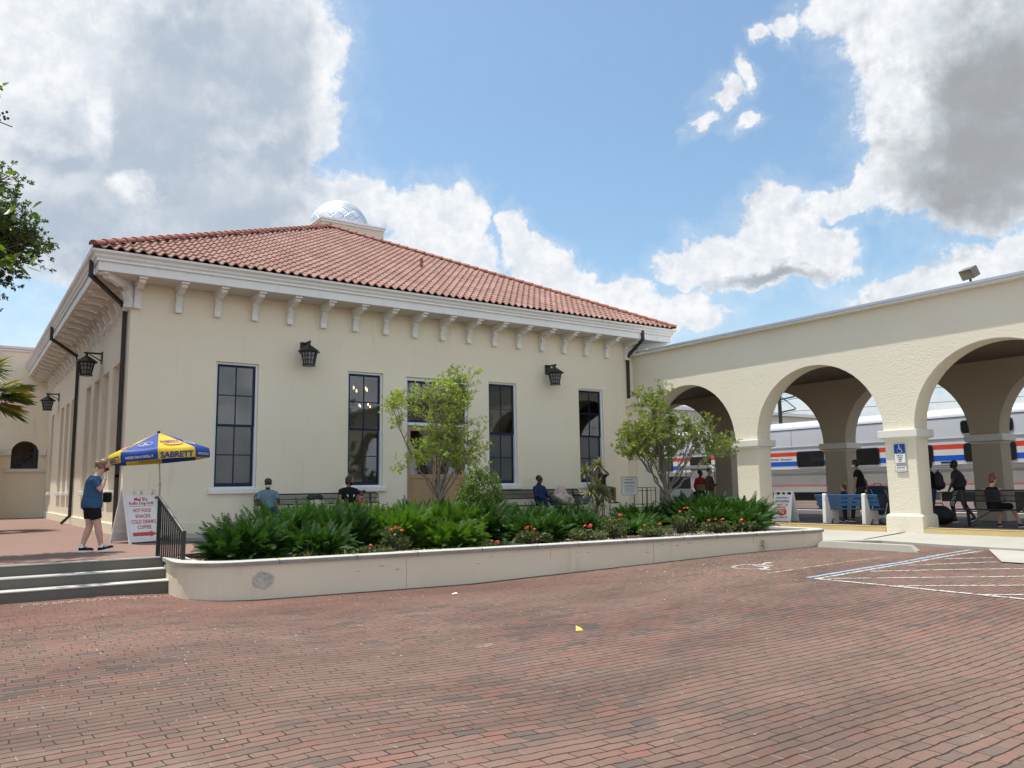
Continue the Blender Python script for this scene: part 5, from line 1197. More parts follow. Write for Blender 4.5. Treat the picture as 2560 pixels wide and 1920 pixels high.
# ---------------- plants ----------------
def mesh_np(name, V, F, mats, mi=None, smooth=False):
    me = bpy.data.meshes.new(name); me.from_pydata(V, [], F)
    for m in mats: me.materials.append(m)
    if mi is not None: me.polygons.foreach_set('material_index', mi)
    me.update(); return me
def frond_plant(seed, R=.62, Hh=.98, n=320):
    rnd = random.Random(seed); V = []; F = []
    for i in range(n):
        a = rnd.uniform(0, 2*math.pi); e = math.radians(rnd.triangular(5, 90, 56)); L = rnd.uniform(.68,1.0)
        dx = Vector((math.cos(a), math.sin(a), 0)); P = []; m = 14; droop = rnd.uniform(.3,1.2)
        rb = .36*math.sqrt(rnd.random()); ab = a+rnd.gauss(0,.9); p = Vector((rb*math.cos(ab), rb*math.sin(ab), .0)); ang = e; yaw = rnd.gauss(0,.5)/m
        for k in range(m):
            P.append(p.copy()); st = L/m; p = p+(dx*math.cos(ang)*R*1.15+Vector((0,0,1))*math.sin(ang)*Hh*1.15)*st; ang -= droop/m
            dx = Vector((dx.x-dx.y*yaw, dx.y+dx.x*yaw, 0)).normalized()
        side = Vector((-dx.y, dx.x, 0)); tw = rnd.uniform(-.9,.9)
        for k in range(1, m):
            d = (P[k]-P[k-1]).normalized(); nrm = side.cross(d).normalized(); s2 = (side*math.cos(tw)+nrm*math.sin(tw)).normalized()
            b0 = len(V); w = .005; V += [P[k-1]-s2*w, P[k-1]+s2*w, P[k]+s2*w, P[k]-s2*w]; F.append((b0,b0+1,b0+2,b0+3))
            if k < 4: continue
            ll = .115*math.sin(math.pi*min(1,(k/m)*.80+.16))*rnd.uniform(.8,1.15)
            for sg in (-1,1):
                for hh in (0,.5):
                    base = P[k-1].lerp(P[k],hh); tip = base+s2*sg*ll*.8+d*ll*.85+nrm*ll*rnd.uniform(-.1,.4); wd = .0125
                    mdl = base.lerp(tip,.5)+nrm*.006; b0 = len(V); V += [base-d*wd*.5, base+d*wd*.6, mdl+d*wd, tip, mdl-d*wd]; F.append((b0,b0+4,b0+3,b0+2)); F.append((b0,b0+2,b0+1))
    return [tuple(v) for v in V], F
fm = [mesh_np('cycad_shrub', *frond_plant(s), [FROND]) for s in (1,2,3)]
fy = [m.copy() for m in fm[:2]]
for m in fy: m.materials.clear(); m.materials.append(FRONDY)
SH = [ # x, y, radius scale, height scale, yellow, label bits
 (.95,-7.35,1.0,.80,0,'dark green fern-like shrub at the left end of the planter by the railing'),
 (1.9,-6.0,1.15,.98,0,'tall dark green fern-like shrub behind the one at the left end of the planter'),
 (2.75,-6.9,1.0,.95,0,'dark green fern-like shrub in front of the man in the cap'),
 (3.1,-5.0,1.1,.98,0,'dark green fern-like shrub whose tips cover the seated man in the cap'),
 (3.95,-7.0,1.0,.95,1,'bright lime green fern-like shrub in front of the tote bag'),
 (5.2,-6.7,1.05,.95,1,'bright lime green fern-like shrub in front of the man in black'),
 (4.5,-4.6,1.1,.92,1,'lime green fern-like shrub behind the two bright ones near the left bench'),
 (6.3,-6.4,1.1,.95,0,'deep green fern-like shrub right of the two lime green ones'),
 (6.2,-4.3,1.1,.92,0,'deep green fern-like shrub in front of the little girl on the bench'),
 (7.6,-6.2,1.05,.82,0,'green fern-like shrub at the foot of the tree before the door'),
 (7.6,-4.4,1.0,.72,0,'low green fern-like shrub behind the foot of the tree before the door'),
 (8.9,-6.0,1.1,.82,0,'green fern-like shrub below the dense rounded shrub'),
 (9.9,-5.2,1.0,.46,0,'green fern-like shrub below the left part of the right bench'),
 (10.9,-6.3,1.0,.36,0,'low green fern-like shrub in front of the left part of the right bench'),
 (11.3,-4.9,1.0,.32,0,'low green fern-like shrub in front of the seated man in navy'),
 (12.1,-5.9,1.05,.44,0,'green fern-like shrub below the striped leaved plant'),
 (13.0,-4.8,1.05,.66,0,'green fern-like shrub in front of the baggage sign'),
 (12.4,-7.6,.9,.62,0,'green fern-like shrub in front row right of the red flowers'),
 (13.4,-6.6,1.2,.98,0,'large green fern-like shrub left of the first arcade pier'),
 (14.6,-5.3,1.1,.95,0,'green fern-like shrub under the tree by the arcade'),
 (13.7,-7.5,1.15,.88,0,'bushy green fern-like shrub in front of the first arcade pier'),
 (12.9,-8.2,.95,.55,0,'low green fern-like shrub at the right end of the planter'),
 (15.0,-6.5,1.0,.80,0,'green fern-like shrub closest to the first arcade pier'),
 (1.9,-7.9,.8,.62,0,'small dark fern-like shrub low at the front near the rounded planter corner'),
 (4.7,-7.8,.85,.60,1,'small lime green fern-like shrub low at the front of the bright pair'),
 (6.9,-7.6,.9,.66,0,'small green fern-like shrub low at the front, below the dense rounded shrub'),
 (8.3,-7.2,.9,.62,0,'small green fern-like shrub low at the front, left of the large red cluster'),
 (5.6,-5.2,1.0,.90,0,'green fern-like shrub behind the lime green ones, below the bearded man'),
 (9.9,-7.4,.75,.38,0,'small green fern-like shrub among the red flowers'),
]
for i, (x, y, rs, hs, ye, lab) in enumerate(SH):
    me = (fy if ye else fm)[i % (2 if ye else 3)]
    o = bpy.data.objects.new('cycad_shrub', me); COL.objects.link(o); o.location = (x-(.2 if i == 0 else 0), y-(.45 if y < -5.9 else 0), -.09); o.rotation_euler = (0,0,i*1.3); o.scale = (rs*1.08, rs*1.08, hs*1.12)
    tag(o, lab, 'shrub', 'fern-like shrubs in the planter')
# -- trees made of stems, twigs and leaf tufts
def rand_perp(rnd, d):
    v = Vector((rnd.gauss(0,1), rnd.gauss(0,1), rnd.gauss(0,1))); v -= d*v.dot(d); return v.normalized()
def curve(rnd, a, b, n=5, wob=.06, sag=0):
    a, b = Vector(a), Vector(b); L = (b-a).length; P = []
    for i in range(n+1):
        t = i/n; p = a.lerp(b, t)+Vector((rnd.gauss(0,1), rnd.gauss(0,1), rnd.gauss(0,.6)))*wob*L*(t*(1-t))*1.2; p.z += sag*math.sin(math.pi*t)*L; P.append(p)
    P[0] = a; P[-1] = b; return P
def tuft(V, F, p, d, rnd, n=11, L=.085, w=.011, droop=.3, spread=.9):
    for k in range(n):
        q = rand_perp(rnd, d); dd = (d*rnd.uniform(.15,1)+q*spread*rnd.uniform(.5,1.1)+Vector((0,0,-droop*rnd.random()))).normalized(); s = rand_perp(rnd, dd)
        l = L*rnd.uniform(.6,1.25); o = p+d*rnd.uniform(-.07,.03); b0 = len(V)
        V += [o, o+dd*l*.45+s*w, o+dd*l, o+dd*l*.45-s*w]; F.append((b0,b0+1,b0+2,b0+3))
def small_tree(name, label, base, lobes, stems, leafm, barkm, seed, ntw=14, tl=.32, flowers=0, leafL=.085, tufts=11, trunk_r=.075, fork=.75, leafw=.011, droop=.3):
    """lobes: (centre, radii, number of limbs) in world metres"""
    rnd = random.Random(seed); t = thing(name, label, 'tree', base); B = Vector(base)
    wood = MB(); V = []; F = []; red = MB()
    f = Vector((0,0,fork)); wood.tube(curve(rnd, (0,0,-.1), f, 4, .05), [trunk_r*1.15,trunk_r,trunk_r*.95,trunk_r*.9,trunk_r*.9], 9)
    for (c, r, n) in lobes:
        c = Vector(c)-B; mains = []
        for q_ in range(max(1, round(n/7))):
            e_ = c+Vector((rnd.uniform(-.4,.4)*r[0], rnd.uniform(-.4,.4)*r[1], rnd.uniform(-.2,.4)*r[2])); st = f+Vector((rnd.gauss(0,.03), rnd.gauss(0,.03), rnd.uniform(-.2,.0)))
            M_ = curve(rnd, st, e_, 9, .06, -.04); wood.tube(M_, [trunk_r*.42*(1-.7*k/9) for k in range(10)], 6); mains.append(M_)
        for i in range(n):
            while True:
                q = Vector((rnd.uniform(-1,1), rnd.uniform(-1,1), rnd.uniform(-1,1)))
                if .25 < q.length < 1: break
            tip = c+Vector((q.x*r[0], q.y*r[1], q.z*r[2])); M_ = mains[i % len(mains)]
            st = M_[rnd.randint(4,9)] if tip.z > c.z-.3*r[2] else M_[rnd.randint(3,7)]
            P = curve(rnd, st, tip, 6, .10, .05); rr = trunk_r*rnd.uniform(.11,.18)
            wood.tube(P, [max(.004, rr*(1-.8*k/(len(P)-1))) for k in range(len(P))], 5)
            for j in range(ntw):
                k = rnd.uniform(.5,1); idx = min(int(k*(len(P)-1)), len(P)-2); p0 = P[idx].lerp(P[idx+1], k*(len(P)-1)-idx)
                d = (P[idx+1]-P[idx]).normalized(); d = (d*.6+rand_perp(rnd, d)*.9+Vector((0,0,.25))).normalized(); L = tl*rnd.uniform(.4,1.3)
                p1 = p0+d*L; tw = curve(rnd, p0, p1, 2, .12); wood.tube(tw, [.006,.004,.003], 3)
                tuft(V, F, p1, d, rnd, tufts, leafL, leafw, droop)
                if rnd.random() < .7: tuft(V, F, tw[1], d, rnd, tufts*2//3, leafL, leafw, droop)
                if flowers and rnd.random() < flowers:
                    fp = p1+d*.02; red = MB()
                    for q in range(40):
                        dd = rand_perp(rnd, d); o = fp-d*rnd.uniform(0,.09); b0 = len(red.v); s = dd.cross(d)*.003; red.v += [tuple(o-s),tuple(o+s),tuple(o+dd*.035)]; red.f.append((b0,b0+1,b0+2)); red.mi.append(0)
                    red.build('flower', RED, t)
    wood.build('trunk', barkm, t)
    me = mesh_np('crown', [tuple(v) for v in V], F, [leafm]); o = bpy.data.objects.new('crown', me); COL.objects.link(o); o.parent = t
    return t
small_tree('bottlebrush_tree', 'small airy yellow-green tree with two tiers of leaves in front of the door', (6.85,-4.0,-.09),
  [((6.75,-4.0,3.35),(.95,.8,.62),20),((7.45,-4.0,3.25),(.65,.6,.95),14),((5.7,-3.9,3.2),(.6,.5,.35),9),((7.5,-4,3.95),(.45,.4,.35),6),((6.95,-4.1,2.15),(.95,.7,.66),21),((7.75,-4.0,2.1),(.6,.5,.6),11),((6.0,-4.1,1.75),(.45,.4,.35),4)],
  True, BOTTLE, BARK, 21, 8, .30, .02, trunk_r=.07, fork=.95, leafL=.12, leafw=.015, tufts=9)
small_tree('bottlebrush_tree', 'small wide airy yellow-green tree in front of the first arch', (14.07,-5.0,-.09),
  [((13.7,-5.0,3.4),(.65,.6,.78),18),((13.8,-5.0,2.45),(1.3,1.1,.66),44),((12.75,-5.0,2.2),(.75,.6,.30),8),((15.2,-5.2,2.55),(.85,.8,.62),18),((16.2,-5.4,2.25),(.6,.5,.38),7),((12.9,-5,3.0),(.5,.5,.5),5)],
  True, BOTTLE, BARK, 33, 8, .32, 0, trunk_r=.08, fork=.95, leafL=.13, leafw=.018, tufts=10)
# dense rounded shrub beside the first tree
def leaf_shrub(name, label, base, lobes, mat, seed, n, L, w, droop, wood_m=BARK, cat='shrub', group=None):
    rnd = random.Random(seed); t = thing(name, label, cat, base, 0, group); V=[]; F=[]; wd = MB()
    for (c, r, k) in lobes:
        c = Vector(c)
        for i in range(int(n*k)):
            q = Vector((rnd.gauss(0,1), rnd.gauss(0,1), rnd.gauss(0,1))).normalized()*rnd.uniform(.55,1.04); p = c+Vector((q.x*r[0],q.y*r[1],q.z*r[2]))
            if p.z < 0: continue
            tuft(V, F, p, (q+Vector((0,0,.3))).normalized(), rnd, 7, L, w, droop)
        for i in range(9):
            q = Vector((rnd.gauss(0,1), rnd.gauss(0,1), rnd.uniform(-.3,1))).normalized()*.85; wd.tube(curve(rnd, (rnd.gauss(0,.04),rnd.gauss(0,.04),0), c+Vector((q.x*r[0],q.y*r[1],q.z*r[2])), 4, .06), [.015,.012,.009,.006,.004], 4)
    me = mesh_np('foliage', [tuple(v) for v in V], F, [mat]); o = bpy.data.objects.new('foliage', me); COL.objects.link(o); o.parent = t
    wd.build('stem', wood_m, t); return t
leaf_shrub('dense_shrub', 'dense rounded green shrub right of the tree before the door', (8.62,-3.2,-.09), [((0,0,.95),(.62,.6,.85),1.0),((-.5,-.2,.75),(.45,.4,.65),.5),((.3,0,.5),(.6,.55,.5),.5)], SHRUBL, 5, 900, .085, .013, 1.1)
# striped leaved plant on stems
rnd = random.Random(8); dr = thing('dracaena', 'striped narrow leaved plant in rosettes before the last window', 'plant', (12.55,-3.5,-.09)); V=[];F=[];wd=MB()
for (x,y,z,L,n) in ((.12,0,1.72,.42,75),(-.38,0,1.55,.40,65),(.1,.05,1.2,.45,80),(-.25,-.1,.98,.45,80),(.25,-.1,.85,.45,80),(0,-.15,.6,.4,60),(.05,-.1,1.0,.4,60)):
    wd.tube(curve(rnd,(0,0,0),(x,y,z),4,.05),.014,6)
    for k in range(n):
        a = rnd.uniform(0,6.28); e = rnd.uniform(-.5,1.3); d = Vector((math.cos(a)*math.cos(e),math.sin(a)*math.cos(e),math.sin(e))); s = d.cross(Vector((0,0,1))).normalized()*.019; l = L*rnd.uniform(.7,1.1); o = Vector((x,y,z)); m = o+d*l*.55; q = o+d*l+Vector((0,0,-.10*l/L*math.cos(e)))
        b0=len(V); V+=[o-s*.5,o+s*.5,m+s,m-s,q]; F+=[(b0,b0+1,b0+2,b0+3),(b0+3,b0+2,b0+4)]
me = mesh_np('leaves',[tuple(v) for v in V],F,[DRAC]); o=bpy.data.objects.new('leaves',me); COL.objects.link(o); o.parent=dr; wd.build('stem',BARK,dr)
# ixora with red flower heads
def ixora(label, x, y, r, h, heads, seed, leafy=1):
    rnd = random.Random(seed); t = leaf_shrub('flowering_plant', label, (x,y,-.09), [((random.Random(seed+q).uniform(-.9,.9)*r, random.Random(seed+q+9).uniform(-.5,.5)*r, h*random.Random(seed+q+5).uniform(.25,.7)), (r*.5,r*.5,h*.38), .035*leafy) for q in range(6)], IXL, seed, 900, .055, .014, .3, BARKD, 'flowering plant', 'red flowering plants along the planter edge')
    b = MB()
    for i in range(heads):
        a = rnd.uniform(0,6.28); q = Vector((r*.75*math.cos(a)*rnd.random(), r*.75*math.sin(a)*rnd.random(), h*rnd.uniform(.85,1.15))); R0 = rnd.uniform(.028,.05)
        for k in range(26):
            d = Vector((rnd.gauss(0,1),rnd.gauss(0,1),abs(rnd.gauss(0,1))*.9)).normalized(); p = q+Vector((d.x*R0,d.y*R0,d.z*R0*.8)); s = rand_perp(rnd,d)*.013; u_ = d.cross(s.normalized())*.013; b.add([p-s,p-u_,p+s,p+u_],[(0,1,2,3)])
        b.build('flower_head', RED, t); b = MB()
    return t
for i,(x,y,r,h,n,lab) in enumerate([
 (3.35,-8.35,.26,.42,6,'red flowering plant leftmost in the planter, with several small red heads'),
 (2.6,-9.0,.30,.16,1,'low green sprawling plant left of the first red flowers'),
 (5.0,-9.35,.26,.13,3,'low plant with red blooms drooping over the planter cap'),
 (6.3,-8.7,.36,.30,5,'bushy plant with small orange red blooms in the middle of the planter'),
 (7.6,-8.9,.38,.30,4,'sprawling plant with a pair of red blooms below the man in navy'),
 (8.6,-8.7,.30,.46,3,'plant with one large bright red flower cluster below the right bench'),
 (9.6,-8.9,.40,.26,3,'low plant with scattered red blooms below the striped plant'),
 (8.9,-8.0,.4,.34,2,'brownish plant with few blooms just behind the large red cluster'),
 (11.0,-8.5,.32,.52,5,'plant with two stacked large red clusters right of the striped plant'),
 (11.6,-9.0,.42,.32,5,'sprawling plant with tiny red blooms right of the stacked clusters'),
 (12.4,-9.2,.35,.26,3,'last low plant with a red bloom near the right end of the planter')]):
    ixora(lab, x, y, r, h, max(1, round(n*.65)), 50+i)
# grassy tufts near left end
def grass_tuft(label, x, y, n, L, seed):
    rnd = random.Random(seed); V=[];F=[]
    for k in range(n):
        a = rnd.uniform(0,6.28); e = rnd.uniform(.5,1.4); d = Vector((math.cos(a)*math.cos(e),math.sin(a)*math.cos(e),math.sin(e))); s = d.cross(Vector((0,0,1))).normalized()*.007; l = L*rnd.uniform(.5,1.1); o = Vector((rnd.gauss(0,.05),rnd.gauss(0,.05),0)); m = o+d*l*.6; q = o+d*l+Vector((d.x*.05,d.y*.05,-.04)); b0=len(V); V+=[o-s,o+s,m+s*.8,m-s*.8,q]; F+=[(b0,b0+1,b0+2,b0+3),(b0+3,b0+2,b0+4)]
    me = mesh_np('grass_tuft',[tuple(v) for v in V],F,[DRAC]); o=bpy.data.objects.new('grass_tuft',me); COL.objects.link(o); o.location=(x,y,-.09); tag(o,label,'plant')
grass_tuft('yellow-green grassy tuft on the gravel near the rounded planter corner', 1.55,-8.75,90,.26,3)
grass_tuft('thin pale grassy tuft right of the yellow-green one', 2.1,-8.9,40,.2,4)
# palm at the left edge
pm = thing('fan_palm', 'fan palm with green and yellowing fronds at the left edge of the terrace', 'palm tree', (-3.30,6.4,0))
rnd = random.Random(4); b = MB(); P = [(0,0,-.1),(0,0,1.5),(.05,0,3.2),(.1,0,4.1)]; b.tube(P,[.24,.2,.18,.2],12); b.build('trunk', BARKD, pm)
V=[];F=[];pt=MB()
for i in range(30):
    a = rnd.uniform(0,6.28); e = rnd.uniform(-1.0,1.2); d = Vector((math.cos(a)*math.cos(e),math.sin(a)*math.cos(e),math.sin(e))); L = rnd.uniform(.7,1.0)
    c = Vector((.1,0,4.05)); h = c+d*L+Vector((0,0,-.12)); pt.tube([c,c+d*L*.5+Vector((0,0,.03)),h],.014,4); s = d.cross(Vector((0,0,1))).normalized(); u_ = s.cross(d)
    n = 44
    for k in range(n):
        t = (k/(n-1)-.5)*2*2.1; dd = (d*math.cos(t)+s*math.sin(t)+u_*.15).normalized(); l = (1.0-.25*abs(t)/2.1)*rnd.uniform(.85,1.05)*1.05; w_ = dd.cross(u_).normalized()*.016
        m = h+dd*l*.55; q = h+dd*l+Vector((0,0,-.22*rnd.uniform(.4,1.2))); b0=len(V); V+=[h,m+w_,m-w_,q,h+dd*l*.25+w_*.8,h+dd*l*.25-w_*.8]; F+=[(b0,b0+4,b0+1,b0+3,b0+2,b0+5)]
me = mesh_np('fronds',[tuple(v) for v in V],F,[PALM]); o=bpy.data.objects.new('fronds',me); COL.objects.link(o); o.parent=pm; pt.build('leaf_stalk',BARK,pm)
# tree overhanging the left edge
small_tree('oak_tree', 'leafy tree reaching in from the left edge above the terrace', (-7.4,-5.1,-.2),
  [((-4.4,-4.7,5.7),(1.5,1.6,.9),34),((-3.0,-4.5,5.85),(.70,.75,.70),52),((-3.3,-4.5,5.05),(.45,.5,.45),14),((-3.25,-4.5,6.75),(.45,.5,.6),14),((-4.9,-5.0,7.2),(1.1,1.5,1.1),14)], True, OAK, BARKD, 44, 16, .36, 0, leafL=.075, tufts=14, trunk_r=.24, fork=2.8, leafw=.017)
# broad leaved branches nearer to the camera
bt = thing('broadleaf_tree', 'broad leaved branches with small dark fruit hanging in at the left edge', 'tree', (-6.0,-5.9,-.2))
rnd = random.Random(6); V=[];F=[];wd=MB();fr=MB(); wd.tube([(0,0,0),(0,0,3.5),(.6,0,6.8)],[.2,.16,.10],9)
for (tx,tz,n) in ((-3.40,4.50,8),(-3.38,4.72,7),(-3.37,3.65,9),(-3.08,3.60,7),(-3.33,3.25,9),(-3.12,3.12,7),(-3.02,3.14,4),(-3.3,3.9,5)):
    tip = Vector((-3.481+(tx+3.481)*2+6.0,0,1.078+(tz-1.078)*2+.2)); P = curve(rnd,(.6,0,6.5),tip,6,.05); wd.tube(P,[.03,.022,.016,.012,.009,.007,.005],5)
    for k in range(n):
        o = tip+Vector((rnd.uniform(-.34,.06),rnd.gauss(0,.12),rnd.uniform(-.10,.10))); d = Vector((rnd.uniform(-.5,1),rnd.gauss(0,.6),rnd.uniform(-.7,.5))).normalized(); s = rand_perp(rnd,d); l = rnd.uniform(.20,.29); w_ = l*.25; nn = d.cross(s)*.015
        b0=len(V); V+=[o,o+d*l*.35+s*w_+nn,o+d*l*.75+s*w_*.8+nn,o+d*l,o+d*l*.75-s*w_*.8+nn,o+d*l*.35-s*w_+nn]; F+=[(b0,b0+1,b0+2,b0+3),(b0,b0+3,b0+4,b0+5)]
P = [(2.45,0,8.3),(2.6,0,8.0),(2.78,0,7.85),(3.0,0,7.80)]; wd.tube(P,.01,4)
for k in range(14):
    fr = MB(); fr.ell((2.55+.38*rnd.random(),rnd.gauss(0,.04),7.95+rnd.gauss(0,.06)),(.024,.024,.026),nu=6,nv=5); fr.build('fruit',BLACKM,bt)
me = mesh_np('leaves',[tuple(v) for v in V],F,[BIGL]); o=bpy.data.objects.new('leaves',me); COL.objects.link(o); o.parent=bt; wd.build('branch',BARKD,bt)
for x_, y_, lab in ((-9.6,-6.0,'unseen leafy tree added beside the steps to block sky light, nearest of the three'),(-7.9,2.5,'big unseen leafy tree beside the terrace, enlarged to shade the wall, middle one'),(-8.0,11.5,'big unseen leafy tree beside the terrace, enlarged to shade the wall, by the wing')):
    small_tree('unseen_shade_tree', lab, (x_,y_,-.2), [((x_,y_,5.2),(3.5,4.0,3.8),95)], True, OAK, BARKD, int(y_*7), 12, .8, 0, leafL=.22, tufts=12, trunk_r=.28, fork=1.6, leafw=.07)  # unseen trees, added and enlarged to keep sky light off the left wall
# dark trees beyond the train end
for i,(x,y,h,lab) in enumerate(((44,24,5,'nearer dark tree beyond the train seen through the first arch'),(48,19,6,'farther dark tree beyond the train seen through the first arch'))):
    small_tree('distant_tree', lab, (x,y,-.3), [((x,y,h*.62),(2.2,2,h*.32),26)], True, OAK, BARKD, 70+i, 10, .8, 0, leafL=.3, tufts=9, trunk_r=.2, fork=1.5, leafw=.08)
# ---------------- people ----------------
def ring(c, ax, ay, n=16): c, ax, ay = Vector(c), Vector(ax), Vector(ay); return [c+ax*math.cos(t)+ay*math.sin(t) for t in [2*math.pi*k/n for k in range(n)]]
def remesh(o, vox, sm=4, it=True):
    m = o.modifiers.new('r','REMESH'); m.mode = 'VOXEL'; m.voxel_size = vox; m.use_smooth_shade = True
    s = o.modifiers.new('s','SMOOTH'); s.iterations = sm; s.factor = .5
    mats = list(o.data.materials); bake(o)
    if not o.data.materials:
        for mm in mats: o.data.materials.append(mm)
    o.data.polygons.foreach_set('use_smooth', [True]*len(o.data.polygons)); return o
def V3(p): return Vector(p)
def person(label, loc, rz, J, skin, shirt, lower, hairc, hair='short', sleeve=.45, leg=1.0, fat=1.0, mask=None, cap=None, shoes=True, shoec=None, sole=None, collar=False, vox=.011, grp=None, face=Vector((1,0,0)), up=Vector((0,0,1)), shirt_hem=-.10, tank=False, hs=1.0, legfat=1.0, glasses=False, socks=None, fingers=True, wide=1.0, shirt_end=None):
    """J: joints in local metres, forward +x, left +y"""
    t = thing('person', label, 'person', loc, rz, grp)
    J = {k: V3(v) for k, v in J.items()}
    for k in ('shL','shR'): J[k] = J[k]-(J['neck']-J['pelvis']).normalized()*.035*hs
    pel, che, nek, hd = J['pelvis'], J['chest'], J['neck'], J['head']
    f = V3(face).normalized(); l = V3(up).cross(f).normalized(); u = f.cross(l); HM = Matrix((f,l,u)).transposed()
    shv = (J['shL']-J['shR']); lat = shv.normalized(); hipv = (J['hipL']-J['hipR']); lat2 = hipv.normalized()
    sp = (che-pel); spn = sp.normalized(); fw = lat.cross(spn).normalized()*1; fw2 = lat2.cross(spn).normalized()
    if fw.dot(Vector((1,0,0))) < 0 and abs(fw.x) > .3: pass
    def torso(b, g, top=True, z0=-.10, z1=1.0):
        rr = []
        for (tt, rx, ry) in ((-.28,.085,.13),(-.12,.118,.165),(.08,.125,.165),(.3,.112,.148),(.55,.108,.145),(.8,.118,.165),(1.0,.10,.168),(1.12,.070,.12),(1.20,.045,.06)):
            if tt < z0 or tt > z1+.25: continue
            m = lat.lerp(lat2, 1-min(1,max(0,tt))).normalized(); w = fw.lerp(fw2, 1-min(1,max(0,tt))).normalized()
            k = fat if tt < .8 else 1+(fat-1)*.4
            rr.append(ring(pel+sp*tt, w*(rx*k+g)*hs, m*(ry*wide*(1+(fat-1)*.7)+g)*hs))
        b.loft(rr)
    def armpts(s): return J['sh'+s], J['el'+s], J['wr'+s]
    b = MB(); torso(b, 0)
    b.tube([che.lerp(nek,.3), nek, hd+u*(-.06)*hs], [.062*hs,.055*hs,.052*hs], 12)
    b.ell(hd+f*-.008*hs+u*.025*hs, (.096*hs,.076*hs,.10*hs), HM); b.ell(hd+f*.026*hs+u*-.055*hs, (.062*hs,.054*hs,.062*hs), HM)
    b.ell(hd+f*.088*hs+u*-.018*hs, (.022*hs,.014*hs,.026*hs), HM); b.ell(hd+f*.072*hs+u*-.070*hs,(.02*hs,.026*hs,.012*hs),HM); b.ell(hd+f*.07*hs+u*.022*hs,(.02*hs,.05*hs,.012*hs),HM)
    for s in (1,-1): b.ell(hd+l*s*.077*hs+u*-.012*hs-f*.005*hs, (.020*hs,.012*hs,.030*hs), HM)
    for s in 'LR':
        sh, el, wr = armpts(s); h = J.get('hand'+s, wr+(wr-el).normalized()*.1)
        b.tube([sh.lerp(che,.25), sh, sh.lerp(el,.5), el, el.lerp(wr,.3), wr], [.055*hs,.056*hs*fat**.5,.047*hs*fat**.5,.040*hs,.041*hs,.027*hs], 12)
        d = (h-wr).normalized(); pn = d.cross(Vector((0,0,1))) if abs(d.z) < .9 else d.cross(f); pn.normalize(); q = d.cross(pn)
        Mh = Matrix((d, pn, q)).transposed(); pc = wr+d*.045*hs; b.ell(pc, (.052*hs,.038*hs,.018*hs), Mh)
        if fingers:
            curl = J.get('curl', V3((0,0,0)))
            for k, (o_, L) in enumerate(((.028,.068),(.010,.078),(-.010,.073),(-.027,.058))):
                p0 = pc+d*.035*hs+pn*o_*hs; p1 = p0+d*L*.5*hs; p2 = p1+(d*.8+q*-.5).normalized()*L*.5*hs; b.tube([p0,p1,p2],[.0105*hs,.0095*hs,.008*hs],7)
            p0 = pc-d*.015*hs+pn*.030*hs; b.tube([p0, p0+(pn+d*.5).normalized()*.035*hs, p0+(pn*.6+d).normalized()*.065*hs],[.012*hs,.011*hs,.009*hs],7)
        hp, kn, an = J['hip'+s], J['kn'+s], J['an'+s]; lf = legfat
        b.tube([hp+(hp-kn).normalized()*.03, hp.lerp(kn,.25), hp.lerp(kn,.6), kn, kn.lerp(an,.28), kn.lerp(an,.65), an], [.085*hs*lf,.086*hs*lf,.066*hs*lf,.054*hs*lf,.056*hs*lf,.042*hs*lf,.034*hs*lf], 14)
        toe = J['toe'+s]; fd = (toe-an); b.tube([an, an.lerp(toe,.4), toe],[.036*hs,.035*hs,.026*hs],10)
    body = remesh(b.build('body', skin, t), vox)
    # shirt
    b = MB(); torso(b, .026*hs, z0=(-.13 if shirt_hem is None else shirt_hem)*1.0, z1=.95)
    if not tank:
        for s in 'LR':
            sh, el, wr = armpts(s); pts = [sh.lerp(che,.5)+(nek-pel).normalized()*.03, sh]; rs = [.062*hs,.064*hs*fat**.5]
            if sleeve <= 1: pts.append(sh.lerp(el, sleeve)); rs.append(.064*hs*fat**.5)
            else: pts += [sh.lerp(el,.5), el, el.lerp(wr,(sleeve-1)*.5), el.lerp(wr, sleeve-1)]; rs += [.062*hs*fat**.5,.056*hs,.052*hs,.042*hs]
            b.tube(pts, rs, 14)
    if collar: b.tube([nek-spn*.03, nek+spn*.035],[.078*hs,.066*hs],14)
    remesh(b.build('shirt' if not tank else 'tank_top', shirt, t), vox*.95)
    # lower body
    b = MB(); rr = []
    for (tt, rx, ry) in ((-.30,.07,.12),(-.12,.124,.168),(.04,.120,.158),(.12,.105,.145)): rr.append(ring(pel+sp*tt, fw2*(rx*fat+.010)*hs, lat2*(ry*wide*(1+(fat-1)*.7)+.010)*hs))
    b.loft(rr)
    for s in 'LR':
        hp, kn, an = J['hip'+s], J['kn'+s], J['an'+s]; pts = [hp+(hp-kn).normalized()*.03, hp.lerp(kn,.25)]; rs = [.098*hs*legfat,.10*hs*legfat]
        if leg <= 1: pts += [hp.lerp(kn,leg)]; rs += [(.092-.028*leg*.6)*hs*legfat+.004]
        else: pts += [hp.lerp(kn,.7), kn, kn.lerp(an,(leg-1)*.5), kn.lerp(an,leg-1)]; rs += [.080*hs*legfat,.068*hs*legfat,.066*hs*legfat,.058*hs*legfat]
        b.tube(pts, rs, 14)
    remesh(b.build('trousers' if leg > 1 else 'shorts', lower, t), vox*.95)
